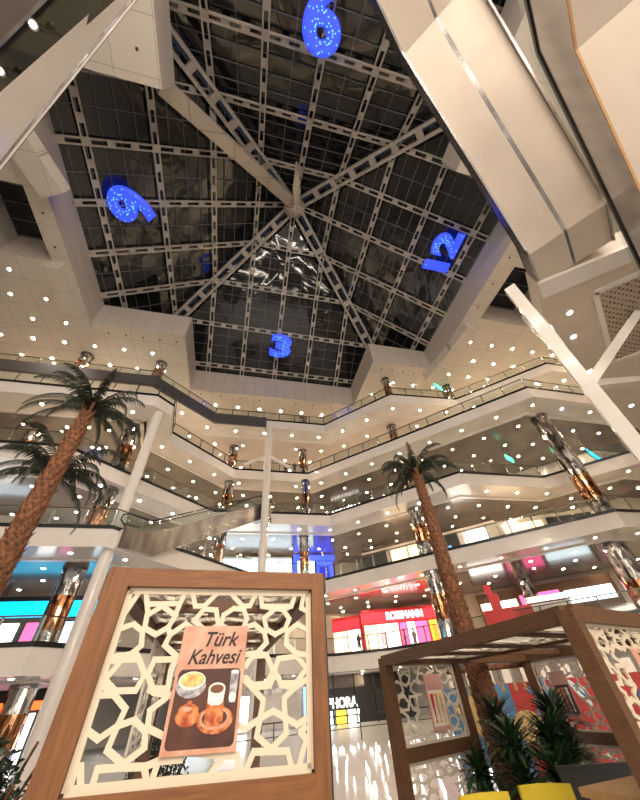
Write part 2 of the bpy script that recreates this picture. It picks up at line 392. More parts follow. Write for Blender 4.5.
# roof lights beyond the side openings
for i, (x0, x1, y0, y1) in enumerate(((-20.5, -16.6, 9.6, 14.8), (21.0, 26.6, 8.0, 13.3))):
    w = empty('side_rooflight', ((x0+x1)/2, (y0+y1)/2, 31.3), 0, 'small dark roof window with white cross truss ' + ('at the side near the lone numeral nine' if i == 0 else 'at the side near the numeral twelve'), 'roof window')
    a, b = (x1-x0)/2, (y1-y0)/2
    MB().box((0, 0, .3), (2*a+.4, 2*b+.4, .1)).build('pane', 'dglass', w)
    mb = MB()
    for k in range(5): mb.bar((-a, -b+2*b*k/4, .1), (a, -b+2*b*k/4, .1), .06, .1)
    mb.build('glazing_bars', 'bar', w)
    mb = MB(); sx = a-.7 if i == 0 else -a+.5
    p0, p1 = (sx-.3, -b, -1.6), (sx-.3, b, -1.6); q0, q1 = (sx+.35, -b, -1.6), (sx+.35, b, -1.6)
    mb.bar(p0, p1, .14, .14); mb.bar(q0, q1, .14, .14)
    for k in range(6):
        y = -b+2*b*k/6; y2 = -b+2*b*(k+1)/6
        mb.bar((sx-.3, y, -1.6), (sx+.35, y2, -1.6), .09, .09)
    mb.build('truss', 'white', w)
# numerals
def numeral(txt, c, foot, size, lab, wide):
    e = empty('clock_numeral', c, 0, lab, 'clock numeral', 'glowing roof clock numerals')
    up = -V(foot); nrm = V((0, 0, -1)); x = up.cross(nrm)
    o = text_mesh(txt, size, 'blue', basis((0, 0, 0), x, up), e, 'numeral_face', .06, bold=.2, width=wide)
    mb = MB(); rnd = random.Random(len(txt)+int(c[0]))
    me = o.data; polys = [p for p in me.polygons if p.normal.z < -.9]; zf = min(v.co.z for v in me.vertices)
    for p in polys[::5]:
        q = p.center; mb.box((q.x, q.y, zf-.02), (.07, .07, .04))
    if mb.v: mb.build('light_dots', 'bluespot', e, kind='stuff')
    for s in (-.5, .5): MB().bar((s, 0, .1), (s, 0, 2.6), .04, .04).build('hanging_rod', 'bar', e)
numeral('3', (2.45, 23.3, 32.2), (0, 1, 0), 4.0, 'glowing blue hanging numeral 3 with its foot to the far wall', 2.5)
numeral('6', (-11.7, 11.0, 32.2), (-1, 0, 0), 4.5, 'glowing blue hanging numeral lying sideways like a tilted nine', 2.7)
numeral('12', (16.4, 9.7, 32.2), (1, 0, 0), 3.3, 'glowing blue hanging two-digit numeral 12', 3.7)
numeral('9', (1.75, -2.4, 32.2), (0, -1, 0), 4.3, 'glowing blue numeral upside down, reading as six, at the top of the roof', 2.5)

# ------------------------------------------------------------------ columns
def column(x, y, n, r=.48, lab='', top=None, split=.5):
    z0 = LZ[n]; z1 = top if top else (LZ[n+1]-TH if n < 5 else 28.0); h = z1-z0
    e = empty('mirrored_column', (x, y, z0), 0, lab, 'column', 'mirror clad columns')
    N = 20
    s1 = split*.52; s2 = split*1.28
    MB().lathe([(0, h*s2), (r, h*s2), (r, h-.22), (0, h-.22)], N).build('silver_cladding', 'silver', e)
    MB().lathe([(0, h*s1), (r*.985, h*s1), (r*.985, h*s2), (0, h*s2)], N).build('copper_cladding', 'copper', e)
    MB().lathe([(0, .12), (r, .12), (r, h*s1), (0, h*s1)], N).build('silver_cladding', 'silver', e)
    MB().lathe([(0, h-.22), (r+.06, h-.22), (r+.06, h), (0, h)], N).build('collar', 'dsteel', e)
    MB().lathe([(0, 0), (r+.05, 0), (r+.05, .12), (0, .12)], N).build('plinth', 'dsteel', e)
for n in (2, 3, 4, 5): column(6.35, 32.6 if n == 2 else 31.7 if n == 4 else 30.8, n, .45, 'mirror clad column in the middle of the far side on the %s gallery' % ORD[n])
for n in (2, 3, 4): column(-1.65, 31.9 if n > 2 else 31.2, n, .5, 'mirror clad column by the zigzag escalator on the %s gallery' % ORD[n])
for n in (0, 1, 2, 3, 5): column(-9.7, 24.3, n, .62 if n < 5 else .5, 'mirror clad column behind the two leaning palms, ' + (('on the %s gallery' % ORD[n]) if n else 'on the ground floor'))
for n in (3, 5): column(-16.6, 24.4, n, .55, 'mirror clad column at the far end of the palm side, %s gallery' % ORD[n])
for n in (1, 2, 3, 4): column(15.4, 25.6, n, .62 if n < 3 else .45, 'mirror clad column behind the single palm crown on the %s gallery' % ORD[n])
column(14.5, 22.7, 5, .42, 'short dark mirror column at the protruding corner of the top gallery'); column(22.3, 22.6, 5, .45, 'short mirror column on the top gallery, next after the corner one')
column(25.4, 17.2, 2, .66, 'tall double height mirror column rising from second to fourth gallery', top=19.0, split=.28)
column(26.6, 19.0, 1, .8, 'thick mirror column under the second gallery beside the lattice pavilion roof', split=.35)
column(25.3, 27.2, 1, .62, 'mirror column deeper inside the first gallery behind the pavilion roof')
column(-13.5, 24.3, 0, .6, 'ground floor mirror column by the orange shop front')
# plain white columns
c = empty('white_column', (-7.25, 21.4, 0), 0, 'thick smooth white round column in front of the palm side galleries', 'column')
MB().lathe([(0, 0), (.37, 0), (.37, 3.3), (.34, 3.3), (.34, 18.99), (0, 18.99)], 24).build('shaft', 'white', c, True)
c['label'] = 'thick smooth white round column rising past the palm side galleries'
c2 = empty('white_mast', (2.0, 28.1, 0), 0, 'slender white mast rising to the top gallery on the far side', 'column')
MB().lathe([(0, 0), (.34, 0), (.34, 23.6), (0, 23.6)], 20).build('shaft', 'white', c2, True)
for s in (-1, 1):
    MB().bar((0, 0, 20.2), (s*2.3, .6, 19.3), .16, .3).build('bracket', 'white', c2)

# ------------------------------------------------------------------ escalators
def escalator(a, b, w, lab, hatch=None, cover='steel', side='steel', depth=1.05, flat=1.6, group='escalators'):
    """a lower end, b upper end (xyz at deck level, centre line); body hangs below the step line"""
    a, b = V(a), V(b); d2 = V((b.x-a.x, b.y-a.y, 0)); L = d2.length; d = d2.normalized(); rise = b.z-a.z
    e = empty('escalator', a, atan2(d.y, d.x), lab, 'escalator', group)
    prof_top = [(-flat, .05), (0, .05), (L, rise+.05), (L+flat, rise+.05)]
    prof_bot = [(-flat, -depth*.9), (.6, -depth*.9), (L+.35, rise-depth), (L+flat, rise-depth)]
    # side panels
    for s in (-1, 1):
        y0, y1 = s*w/2, s*(w/2+.06); mb = MB(); P0 = prof_bot; P1 = [(x, z+.18) for x, z in prof_top]
        for i in range(3):
            q = [P0[i], P0[i+1], P1[i+1], P1[i]]
            vs = [(x, y0, z) for x, z in q]+[(x, y1, z) for x, z in q]
            mb.add(vs, [(0,1,2,3),(7,6,5,4),(0,4,5,1),(1,5,6,2),(2,6,7,3),(3,7,4,0)])
        mb.build('side_panel', side, e)
        g = MB(); h = MB()
        for i in range(3):
            p, q = P1[i], P1[i+1]
            vs = [(p[0], s*w/2*.97, p[1]), (q[0], s*w/2*.97, q[1]), (q[0], s*w/2*.97, q[1]+.75), (p[0], s*w/2*.97, p[1]+.75)]
            g.add(vs, [(0, 1, 2, 3)]); g.add([(x, y-s*.02, z) for x, y, z in vs], [(3, 2, 1, 0)])
            h.bar((p[0], s*w/2*.97, p[1]+.8), (q[0], s*w/2*.97, q[1]+.8), .1, .08)
        h.tube([(P1[0][0], s*w/2*.97, .98), (P1[0][0]-.28, s*w/2*.97, .85), (P1[0][0]-.33, s*w/2*.97, .55), (P1[0][0], s*w/2*.97, .3)], .045, 6)
        h.tube([(P1[3][0], s*w/2*.97, rise+.98), (P1[3][0]+.28, s*w/2*.97, rise+.85), (P1[3][0]+.33, s*w/2*.97, rise+.55), (P1[3][0], s*w/2*.97, rise+.3)], .045, 6)
        g.build('glass_side', 'glass', e); h.build('handrail', 'trim', e)
    mb = MB()
    for i in range(3):
        p, q = prof_bot[i], prof_bot[i+1]
        vs = [(p[0], -w/2, p[1]), (q[0], -w/2, q[1]), (q[0], w/2, q[1]), (p[0], w/2, p[1])]
        mb.add(vs+[(x, y, z+.06) for x, y, z in vs], [(3,2,1,0),(4,5,6,7),(0,1,5,4),(1,2,6,5),(2,3,7,6),(3,0,4,7)])
    for x, z, zt in ((-flat, prof_bot[0][1], .05), (L+flat, prof_bot[3][1], rise+.05)):
        mb.box((x, 0, (z+zt)/2), (.06, w, zt-z))
    mb.build('underside', cover, e)
    mb = MB(); n = int(L/.4)
    for i in range(n):
        x = L*i/n; z = rise*i/n; mb.box((x+.2, 0, z-.1), (.4, w*.9, .22))
    mb.box((-flat/2, 0, -.02), (flat, w*.9, .06)); mb.box((L+flat/2, 0, rise-.02), (flat, w*.9, .06))
    mb.build('steps', 'dsteel', e)
    if hatch:
        MB().box((L+.3, 0, rise-depth-.02), (1.2, w*.5, .03)).build('hatch', 'ceil', e)
    return e
escalator((-6.0, 22.4, 9.5), (1.0, 28.9, 14.8), 1.5, 'stainless escalator climbing behind the palms from second to third gallery', hatch=1, cover='white', side='dsteel')

def flat_beam(name, corners, t, m, parent=None):
    o = MB().slabquad(corners, t).build(name, m, parent); return o
# twin escalator overhead on the right : upper landing z 19, lower landing z 14
def twin(lo, hi, w, lab):
    lo, hi = V(lo), V(hi); e = empty('escalator', lo, 0, lab, 'escalator', 'escalators')
    d = V((hi.x-lo.x, hi.y-lo.y, 0)).normalized(); n = V((-d.y, d.x, 0))
    ph = [(-1.75, 0), (0, 0), ((hi-lo).to_2d().length, hi.z-lo.z), ((hi-lo).to_2d().length+6, hi.z-lo.z)]
    for s, nm in ((0, 'underside'), (1, 'underside')):
        mb = MB(); off = n*(w+.1)*(s-.5)*1.0
        for i in range(3):
            a = d*ph[i][0]+V((0, 0, ph[i][1]))+off; b = d*ph[i+1][0]+V((0, 0, ph[i+1][1]))+off
            q = [a-n*w/2, b-n*w/2, b+n*w/2, a+n*w/2]
            mb.add([tuple(p) for p in q]+[tuple(p+V((0, 0, .9))) for p in q], [(3,2,1,0),(4,5,6,7),(0,1,5,4),(1,2,6,5),(2,3,7,6),(3,0,4,7)])
        mb.build(nm, 'paint', e)
    mb = MB()
    for i in range(3):
        a = d*ph[i][0]+V((0, 0, ph[i][1]+.06)); b = d*ph[i+1][0]+V((0, 0, ph[i+1][1]+.06)); mb.bar(a, b, .14, .1)
    mb.build('centre_joint', 'dsteel', e)
    for s in (-1, 1):
        mb = MB(); hr = MB(); gl = MB(); off = n*s*(w+.09)
        for i in range(3):
            a = d*ph[i][0]+V((0, 0, ph[i][1]))+off; b = d*ph[i+1][0]+V((0, 0, ph[i+1][1]))+off
            mb.bar(a+V((0, 0, .42)), b+V((0, 0, .42)), .07, 1.0, (0, 0, 1)); hr.bar(a+V((0, 0, .96)), b+V((0, 0, .96)), .08, .06, (0, 0, 1))
        mb.build('side_panel', 'steel', e); hr.build('handrail', 'trim', e)
    return e
twin((10.95, 2.15, 14.0), (4.95, -2.15, 19.0), 1.28, 'wide beige double escalator seen from below crossing high overhead')
# peach escalator beyond it
e = empty('escalator', (7.6, -1.88, 14), 0, 'peach bottomed escalator with curved stainless side at the edge of the view', 'escalator', 'escalators')
def local(ps, o=(7.6, -1.88, 14)): return [V(p)-V(o) for p in ps]
LE = [(5.6, -3.4, 14.0), (7.6, -1.88, 14.0), (10.6, .37, 12.0), (16.6, 4.87, 8.0)]
RE = [(p[0]+1.5, p[1]-2.0, p[2]) for p in LE]
mb = MB()
for i in range(3): mb.slabquad(local([LE[i], RE[i], RE[i+1], LE[i+1]]), .25)
mb.build('underside', 'paint', e)
mb = MB()
for i in range(3): mb.bar(*local([(LE[i][0], LE[i][1], LE[i][2]+.0), (LE[i+1][0], LE[i+1][1], LE[i+1][2]+.0)]), .06, .06)
mb.build('edge_strip', 'wood3', e)
mb = MB(); gl = MB(); hr = MB()
for i in range(3):
    a, b = local([LE[i], LE[i+1]])
    up = V((-.05, .04, 1.75))
    mb.slabquad([a, b, b+up, a+up], .05); hr.bar(a+up*1.04, b+up*1.04, .09, .14); gl.slabquad([a+up*1.08, b+up*1.08, b+up*1.3, a+up*1.3], .02)
mb.build('side_panel', 'steel', e, True); hr.build('handrail', 'trim', e); gl.build('glass_side', 'glass', e)
# left overhead escalators
def quadesc(o, L0, L1, R0, R1, lab, m='white'):
    e = empty('escalator', o, 0, lab, 'escalator', 'escalators'); o = V(o)
    L0, L1, R0, R1 = [V(p)-o for p in (L0, L1, R0, R1)]
    def ext(a, b, k): return a-(b-a)*k, b+(b-a)*k
    L0, L1 = ext(L0, L1, .5); R0, R1 = ext(R0, R1, .5); q = [L0, L1, R1, R0]
    if (q[1]-q[0]).cross(q[2]-q[0]).z < 0: q = q[::-1]
    MB().slabquad(q, .08).build('underside', m, e)
    MB().bar(R0+V((0, 0, .06)), R1+V((0, 0, .06)), .07, .16).build('side_panel', 'dsteel', e); MB().bar(R0+V((0, 0, .17)), R1+V((0, 0, .17)), .1, .05).build('handrail', 'trim', e)
    return e
quadesc((-5.6, 1.6, 12), (-6.4, 2.0, 12), (-5.1, 0, 16), (-6.9, 3.35, 12), (-4.35, -.3, 16), 'white glossy escalator underside crossing high above the palms')
quadesc((-6.1, .6, 14), (-8.6, -.3, 14), (-7.2, -1.4, 14), (-7.14, 1.32, 14), (-5.81, .29, 14), 'second taupe escalator underside beyond the first, in the corner', 'ceil')
gs = MB().slabquad([(-8.6, 3.2, 14.2), (-7.9, 1.9, 14.2), (-4.2, -1.0, 14.2), (-3.6, -.6, 14.2)], .03).build('glass_screen', glass('olive_glass', (.30, .29, .22), .06)); tag(gs, 'olive tinted glass strip between the two overhead escalators in the corner', 'glass screen')
for i, (x, y, z) in enumerate(((-7.2, 1.8, 13.8), (-6.1, .76, 13.8))):
    t = empty('spot_lamp', (x, y, z), 0, 'small chrome spot lamp clipped between the two overhead escalators, ' + ('lower one' if i == 0 else 'upper one'), 'lamp')
    MB().bar((-.25, 0, .1), (.25, .1, .1), .03, .03).build('bracket', 'black', t); MB().lathe([(0, -.05), (.12, -.05), (.08, .1), (0, .1)], 12).build('lamp_head', 'chrome', t)
    MB().lathe([(0, -.07), (.07, -.07), (.07, -.052), (0, -.052)], 12).build('lens', em('spot_lens', (1, .95, .8), 12), t)

# near right slab with grille
nz = 14.0
NP = [(11.3, 4.2), (13.6, 6.3), (20.6, 9.8), (30, 13.8), (40, 11), (40, -12), (28, -9), (14.6, 1.5)]
struct(MB().prism(NP, nz, nz+.95), 'floor_near_slab', 'paint')
struct(MB().prism([(NP[0][0], NP[0][1]), (12.0, 4.75), (15.2, 2.05), (14.6, 1.5)], nz-.18, nz-.001), 'trim_40', 'white')
g = empty('ceiling_grille', (16.8, 4.8, nz), 0, 'dark perforated metal grille set in the beige underside of the near slab', 'grille')
gq = [(14.3, 4.1), (15.6, 2.9), (20.4, 6.0), (18.9, 7.4)]
mt = mat('perforated_metal', (.07, .055, .045), .5); n_, l_, b_ = nodes(mt); t_ = n_.new('ShaderNodeTexVoronoi'); t_.inputs['Scale'].default_value = 4.5; t_.inputs['Randomness'].default_value = .1
l_.new(coords(mt), t_.inputs['Vector']); ramp(mt, t_.outputs['Distance'], [(.3, (.012, .01, .01)), (.42, (.42, .34, .27))])
MB().prism([(x-16.8, y-4.8) for x, y in gq], -.05, -.001).build('mesh_panel', mt, g)
mb = MB()
for i in range(4): a, b = gq[i], gq[(i+1) % 4]; mb.bar((a[0]-16.8, a[1]-4.8, -.06), (b[0]-16.8, b[1]-4.8, -.06), .22, .12)
mb.build('frame', 'white', g)
# white struts
s = empty('branching_strut', (12.6, 6.3, 0), 0, 'glossy white branching steel strut under the near slab', 'strut')
O = V((12.6, 6.3, 0))
def rel(*p): return [V(q)-O for q in p]
J = V((11.9, 5.75, 9.3))
MB().bar(*rel((10.5, 4.75, 14.2), J), .42, .42).build('branch', 'white', s)
MB().bar(*rel(J, (13.3, 6.7, 5.2)), .46, .46).build('stem', 'white', s); MB().bar(*rel((13.3, 6.7, 5.3), (14.8, 8.0, 0)), .46, .46).build('stem', 'white', s)
MB().bar(*rel(J, (17.4, 4.6, 14)), .34, .34).build('branch', 'white', s)
MB().bar(*rel(J, (20.5, 7.2, 12.7)), .30, .30).build('branch', 'white', s)
gp = empty('glass_column', (12.6, 5.6, 9), 0, 'shiny white round duct standing behind the branching strut', 'column')
MB().tube([(-.4, .1, 5), (-.4, .1, 3.5), (-.3, .15, 2.6)], [.36, .30, .22], 16).build('shaft', 'white', gp, True)

# ------------------------------------------------------------------ camera
F_PX = 320.0
def cam_basis():
    up = V((290-320, 400-60, F_PX)).normalized()
    f = V((0, 0, 1)); Y = (f-up*f.dot(up)).normalized(); X = Y.cross(up)
    if X.x < 0: X = -X
    Bq = radians(-16.0); c, s_ = cos(Bq), sin(Bq)
    def w(v): a, b, z = X.dot(v), Y.dot(v), up.dot(v); return V((c*a-s_*b, s_*a+c*b, z))
    return w(V((1, 0, 0))), w(V((0, 1, 0))), w(V((0, 0, 1)))
r_, u_, f_ = cam_basis()
cd = D.cameras.new('camera'); cd.sensor_fit = 'HORIZONTAL'; cd.sensor_width = 36; cd.lens = F_PX/640*36; cd.clip_start = .05; cd.clip_end = 300
cam = D.objects.new('camera', cd); COL.objects.link(cam)
cam.matrix_world = Matrix(((r_.x, u_.x, -f_.x, 0), (r_.y, u_.y, -f_.y, 0), (r_.z, u_.z, -f_.z, EYE), (0, 0, 0, 1)))
bpy.context.scene.camera = cam
def px(p):
    d = V(p)-V((0, 0, EYE)); z = d.dot(f_)
    if z <= .1: return None
    return 320+F_PX*d.dot(r_)/z, 400-F_PX*d.dot(u_)/z

# ------------------------------------------------------------------ downlights
def pip(x, y, poly):
    c = False; j = len(poly)-1
    for i in range(len(poly)):
        if (poly[i][1] > y) != (poly[j][1] > y) and x < (poly[j][0]-poly[i][0])*(y-poly[i][1])/(poly[j][1]-poly[i][1])+poly[i][0]: c = not c
        j = i
    return c
def make_light(m):
    e = D.objects.new('downlight', None); e.empty_display_size = .1
    a = MB().lathe([(0, -.02), (.11, -.02), (.11, 0), (0, 0)], 10); b = MB().lathe([(.11, 0), (.11, -.03), (.16, -.025), (.16, 0)], 10)
    me = []
    for q, nm, mm in ((a, 'lens', m), (b, 'ring', 'lampring')):
        x = D.meshes.new(nm); x.from_pydata(q.v, [], q.f); x.materials.append(M[mm]); me.append((nm, x))
    return me
LM = {'w': make_light('lamp'), 'c': make_light('lampw')}
NL = [0]
def downlight(x, y, z, kind, lab, grp):
    e = D.objects.new('downlight', None); COL.objects.link(e); e.location = (x, y, z); e.empty_display_size = .1; tag(e, lab, 'downlight', grp)
    for nm, x_ in LM[kind]:
        o = D.objects.new(nm, x_); COL.objects.link(o); o.parent = e
    NL[0] += 1
CAND = []
for n in range(1, 6):
    e = EDGE[n]; z = LZ[n]-TH
    rows = [1.0, 3.6, 6.2, 8.4] if n > 1 else [1.0, 4.0]
    for ri, dd in enumerate(rows):
        ln = offset(e, dd); carry = .9*(ri % 2)
        for a, b in zip(ln[:-1], ln[1:]):
            L = hypot(b[0]-a[0], b[1]-a[1]); t = carry
            while t < L:
                x = a[0]+(b[0]-a[0])*t/L; y = a[1]+(b[1]-a[1])*t/L
                if pip(x, y, list(offset(e, .7))+[(40, 60), (-34, 60)]) and pip(x, y, [(-34, 0), (40, 0)]+offset(BACK, -.6)[::-1]):
                    q = px((x, y, z))
                    if q and 0 < q[0] < 640 and 0 < q[1] < 760:
                        CAND.append((hypot(x, y, z), x, y, z-.001 if dd < 2 else z-.046, 'w' if n >= 4 or x > 8 else 'c', n))
                t += 3.1
            carry = t-L
for i in range(-12, 18):
    for j in range(2, 19):
        x = i*2.6+(.8 if j % 2 else 0); y = j*2.3
        if y > 37 or x < -24 or any(hole(x+a, y+b) for a in (-.9, 0, .9) for b in (-.9, 0, .9)): continue
        q = px((x, y, 28))
        if not q or not (0 < q[0] < 640 and 210 < q[1] < 430): continue
        CAND.append((hypot(x, y, 28), x, y, 27.999, 'w' if x > 4 else 'c', 6))
CAND.sort()
print('lights', len(CAND))
far = MB()
for i, (d_, x, y, z, k_, n) in enumerate(CAND):
    if i < 290:
        if n < 6: downlight(x, y, z, k_, 'small round lit downlight in the ceiling under the %s gallery' % ORD[n], 'downlights under the %s gallery' % ORD[n])
        else: downlight(x, y, z, k_, 'small round lit downlight in the cream soffit around the glass roof', 'downlights in the roof soffit')
    else: far.lathe([(0, -.02), (.11, -.02), (.11, 0), (0, 0)], 10, (x, y, z))
if far.v: tag(far.build('far_downlights', 'lamp'), 'many farthest small downlights in the gallery ceilings and soffit', 'downlights', None, 'stuff')
for x, y in ((14.0, 5.2), (15.3, 6.35), (18.2, 8.2), (19.6, 8.9), (22.2, 8.2), (23.6, 10.3), (13.3, 3.2)):
    downlight(x, y, nz-.001, 'w', 'warm round downlight in the beige underside of the near slab by the grille', 'downlights in the near slab')

# dark sprinkler dots on the soffit margins
mb = MB()
def dot(x, y, z): mb.lathe([(0, -.03), (.09, -.03), (.09, 0), (0, 0)], 6, (x, y, z))
for k in range(9): dot(-6+2.2*k, 28.3, 28)
for k in range(5): dot(-14+1.5*k, 21.2, 28); dot(13.5+1.3*k, 21.2, 28)
for k in range(6): dot(-8.2, -5+1.6*k, 28); dot(-16.0, 4+2.4*k, 28); dot(20, 5+2.4*k, 28)
o = struct(mb, 'trim_50', 'hole')

# ------------------------------------------------------------------ shop fronts
def shopfront(a, b, z0, z1, lab, panels, frame='trim', t=.18):
    """panels: (u0,u1,v0,v1,mat,name) in fractions along a->b and height"""
    a = V((*a, 0)); b = V((*b, 0)); d = b-a; L = d.length; e = empty('shop_front', (a.x, a.y, z0), atan2(d.y, d.x), lab, 'shop front', 'shop fronts on the galleries')
    H = z1-z0
    MB().box((L/2, t/2+.05, H/2), (L, t, H)).build('front_wall', frame, e)
    for p in panels:
        u0, u1, v0, v1, m, nm = p
        MB().box(((u0+u1)/2*L, -.02, (v0+v1)/2*H), ((u1-u0)*L, .08, (v1-v0)*H)).build(nm, m, e)
    return e, L, H
def sign_text(e, L, H, txt, u, v, size, m, width=None, name='sign_lettering', bold=0):
    return text_mesh(txt, size, m, basis((u*L, -.12, v*H), (1, 0, 0), (0, 0, 1)), e, name, .03, width=width, bold=bold)
# red shop on first gallery
e, L, H = shopfront((12.7, 36.4), (22.5, 33.4), 4.1, 7.9, 'bright red and pink cosmetics shop front with white lit sign on the first gallery',
  [(.0, 1, .70, .93, 'e_red', 'sign_band'), (.02, .13, .02, .66, 'e_warm', 'display_window'), (.14, .34, .02, .66, 'e_white', 'display_window'), (.36, .42, .02, .66, 'e_pink', 'door_jamb'), (.43, .50, .02, .66, 'e_white', 'doorway'), (.51, .62, .02, .66, 'e_pink', 'display_window'), (.64, .80, .02, .66, 'e_yel', 'display_window'), (.82, .98, .02, .66, 'e_yel', 'display_window'),
   (.16, .22, .08, .5, 'red', 'display_poster'), (.24, .31, .2, .6, 'wood3', 'display_poster'), (.66, .71, .15, .55, 'e_orange', 'display_poster')], 'red')
sign_text(e, L, H, 'ROSSMANN', .42, .82, .85, 'e_white', 3.6, bold=.02)
e, L, H = shopfront((10.2, 38.6), (12.6, 36.5), 4.1, 7.6, 'side window of the red shop, receding toward the far wall', [(.05, .95, .70, .92, 'e_red', 'sign_band'), (.05, .5, .02, .66, 'e_warm', 'display_window'), (.55, .95, .02, .66, 'e_white', 'display_window')], 'red')
e, L, H = shopfront((23, 31.6), (31.5, 24.2), 4.1, 8.0, 'shop front with white signs behind the pavilion roof on the first gallery', [(.02, .3, .55, .8, 'e_white', 'display_window'), (.33, .62, .55, .85, 'e_pink', 'display_window'), (.65, .97, .55, .8, 'e_cool', 'display_window')], 'wood2')
# second gallery, far middle
e, L, H = shopfront((-2.0, 37.6), (5.9, 37.6), 9.5, 13.4, 'pale cyan lit shop front with long light box on the second gallery', [(.0, 1, .62, .93, 'e_cool', 'light_box'), (.03, .45, .02, .55, 'e_white', 'display_window'), (.5, .97, .02, .55, 'e_cool', 'display_window')], 'white')
e, L, H = shopfront((6.1, 37.6), (10.8, 37.6), 9.5, 13.6, 'shop front framed by an intense blue lit screen on the second gallery', [(.0, 1, .86, 1.0, 'e_blue', 'screen_frame'), (0, .08, 0, .86, 'e_blue', 'screen_frame'), (.55, .95, .3, .84, 'e_blue', 'screen'), (.1, .5, .3, .84, 'e_cool', 'screen'), (.62, .86, .4, .7, 'black', 'screen_figure')], 'black')
e, L, H = shopfront((12.9, 34.2), (22.8, 24.9), 9.5, 12.7, 'cream shop row with black posters and lit white windows on the second gallery', [(.0, .20, .1, .92, 'black', 'poster'), (.05, .14, .25, .5, 'cream', 'poster_figure'), (.24, .46, .1, .86, 'e_warm', 'display_window'), (.52, .74, .1, .92, 'black', 'poster'), (.58, .68, .3, .6, 'e_lblue', 'poster_figure'), (.78, .93, .1, .86, 'e_white', 'display_window')], 'paint')
e, L, H = shopfront((23.2, 25.2), (31, 22.9-1.2), 9.5, 12.7, 'pale shop row deeper on the second gallery beyond the thick column', [(.05, .45, .4, .86, 'e_warm', 'display_window'), (.5, .95, .4, .9, 'black', 'poster')], 'paint')
e, L, H = shopfront((9.9, 37.3), (14.8, 32.8), 14.8, 18.5, 'shop front with dark window and white letters on the third gallery', [(.0, 1, .0, .8, 'dglass', 'window'), ], 'dsteel')
for i in range(8): MB().box(((.2+.075*i)*L, -.1, .88*H), (.25+.06*(i % 3), .04, .42)).build('sign_mark', 'e_white', e)
e, L, H = shopfront((-4, 37.8), (6.0, 37.8), 14.8, 18.6, 'olive toned restaurant front with beige panels on the third gallery', [(.05, .95, .1, .9, 'deck', 'wall_panel')], 'paint')
e, L, H = shopfront((-30, 28.4), (-9, 28.4), 4.1, 7.9, 'electronics shop with long cyan light band on the first gallery behind palms', [(0, 1, .68, .92, 'e_cyan', 'light_band'), (.6, .72, .05, .5, 'e_lblue', 'screen'), (.75, .8, .05, .6, 'e_white', 'screen'), (.82, .86, .05, .6, 'e_pink', 'screen'), (.88, .95, .05, .6, 'e_cool', 'screen'), (.5, .58, .05, .55, 'e_purple', 'screen')], 'dglass')
e, L, H = shopfront((-30, 27.4), (-8.4, 27.4), 0, 3.08, 'ground floor shop with orange red light band and blue screens behind palms', [(0, 1, .70, .82, 'e_orange', 'light_band'), (.80, .86, .05, .5, 'e_lblue', 'screen'), (.88, .93, .05, .66, 'e_white', 'screen'), (.94, 1., .05, .5, 'e_blue', 'screen'), (.62, .7, .05, .6, 'e_cool', 'screen')], 'black')
e, L, H = shopfront((-30, 28.4), (-17, 28.4), 9.5, 13.4, 'shop front with cool white windows on the second gallery behind palms', [(0, 1, .55, .75, 'e_cool', 'light_band'), (.3, .9, .05, .5, 'e_white', 'display_window')], 'paint')
e, L, H = shopfront((-30, 29.0), (-9.5, 29.0), 24.6, 27.6, 'green lit sign strip at the back of the fifth gallery above palms', [(.9, .97, .45, .7, 'e_green', 'sign'), (.6, .8, .3, .55, 'e_warm', 'display_window')], 'white')
e, L, H = shopfront((7.6, 36.0), (16.5, 36.0), 0, 3.08, 'black ground floor perfume shop front with white letters between the kiosks', [(.02, .16, .02, .27, 'e_cool', 'display_window'), (.19, .29, .02, .27, 'e_yel', 'display_window'), (.31, .42, .02, .27, 'e_white', 'display_window'), (.02, .5, .72, .98, 'ceil', 'glass_transom'), (.6, .95, .05, .6, 'dglass', 'window')], 'black')
sign_text(e, L, H, 'SEPHORA', .215, .41, .88, 'e_white', 3.4, bold=.015)
e, L, H = shopfront((-4, 36.0), (7.3, 36.0), 0, 3.08, 'ground floor shop with pale lit windows directly behind the framed kiosk', [(.05, .3, .05, .7, 'e_cool', 'display_window'), (.35, .6, .05, .7, 'e_white', 'display_window'), (.65, .92, .05, .7, 'deck', 'wall_panel'), (.94, .99, .0, .8, 'e_lblue', 'screen')], 'dsteel')
# mullions of the ground floor glazed screen
for i, x in enumerate((8.9, 10.7, 12.5, 14.3)):
    tag(MB().box((0, 0, 1.54), (.1, .12, 3.08)).build('glazing_post', 'trim'), 'thin black full height post in front of the perfume shop', 'post', 'posts before the black shop').location = (x, 34.6, 0)
# hanging exit style light boxes
for (x, y, z, m, lab) in ((25.0, 21.9, 17.6, 'e_green', 'small green lit sign hanging under the fourth gallery near the tall column'), (20.8, 22.2, 27.3, 'e_green', 'small green lit sign hanging under the roof soffit of the top gallery'), (31.0, 18.6, 16.2, 'e_cyan', 'cyan lit sign board at the outer end of the third gallery')):
    t = empty('hanging_sign', (x, y, z), .4, lab, 'sign'); w = 1.3 if m == 'e_green' else 3.2
    MB().box((0, 0, 0), (w, .12, .5)).build('panel', m, t); MB().box((0, .08, 0), (w+.1, .05, .6)).build('casing', 'black', t)
    for q in (-.4, .4): MB().bar((q*w, 0, .25), (q*w, 0, .7 if z > 20 else 1.35), .02, .02).build('rod', 'black', t)

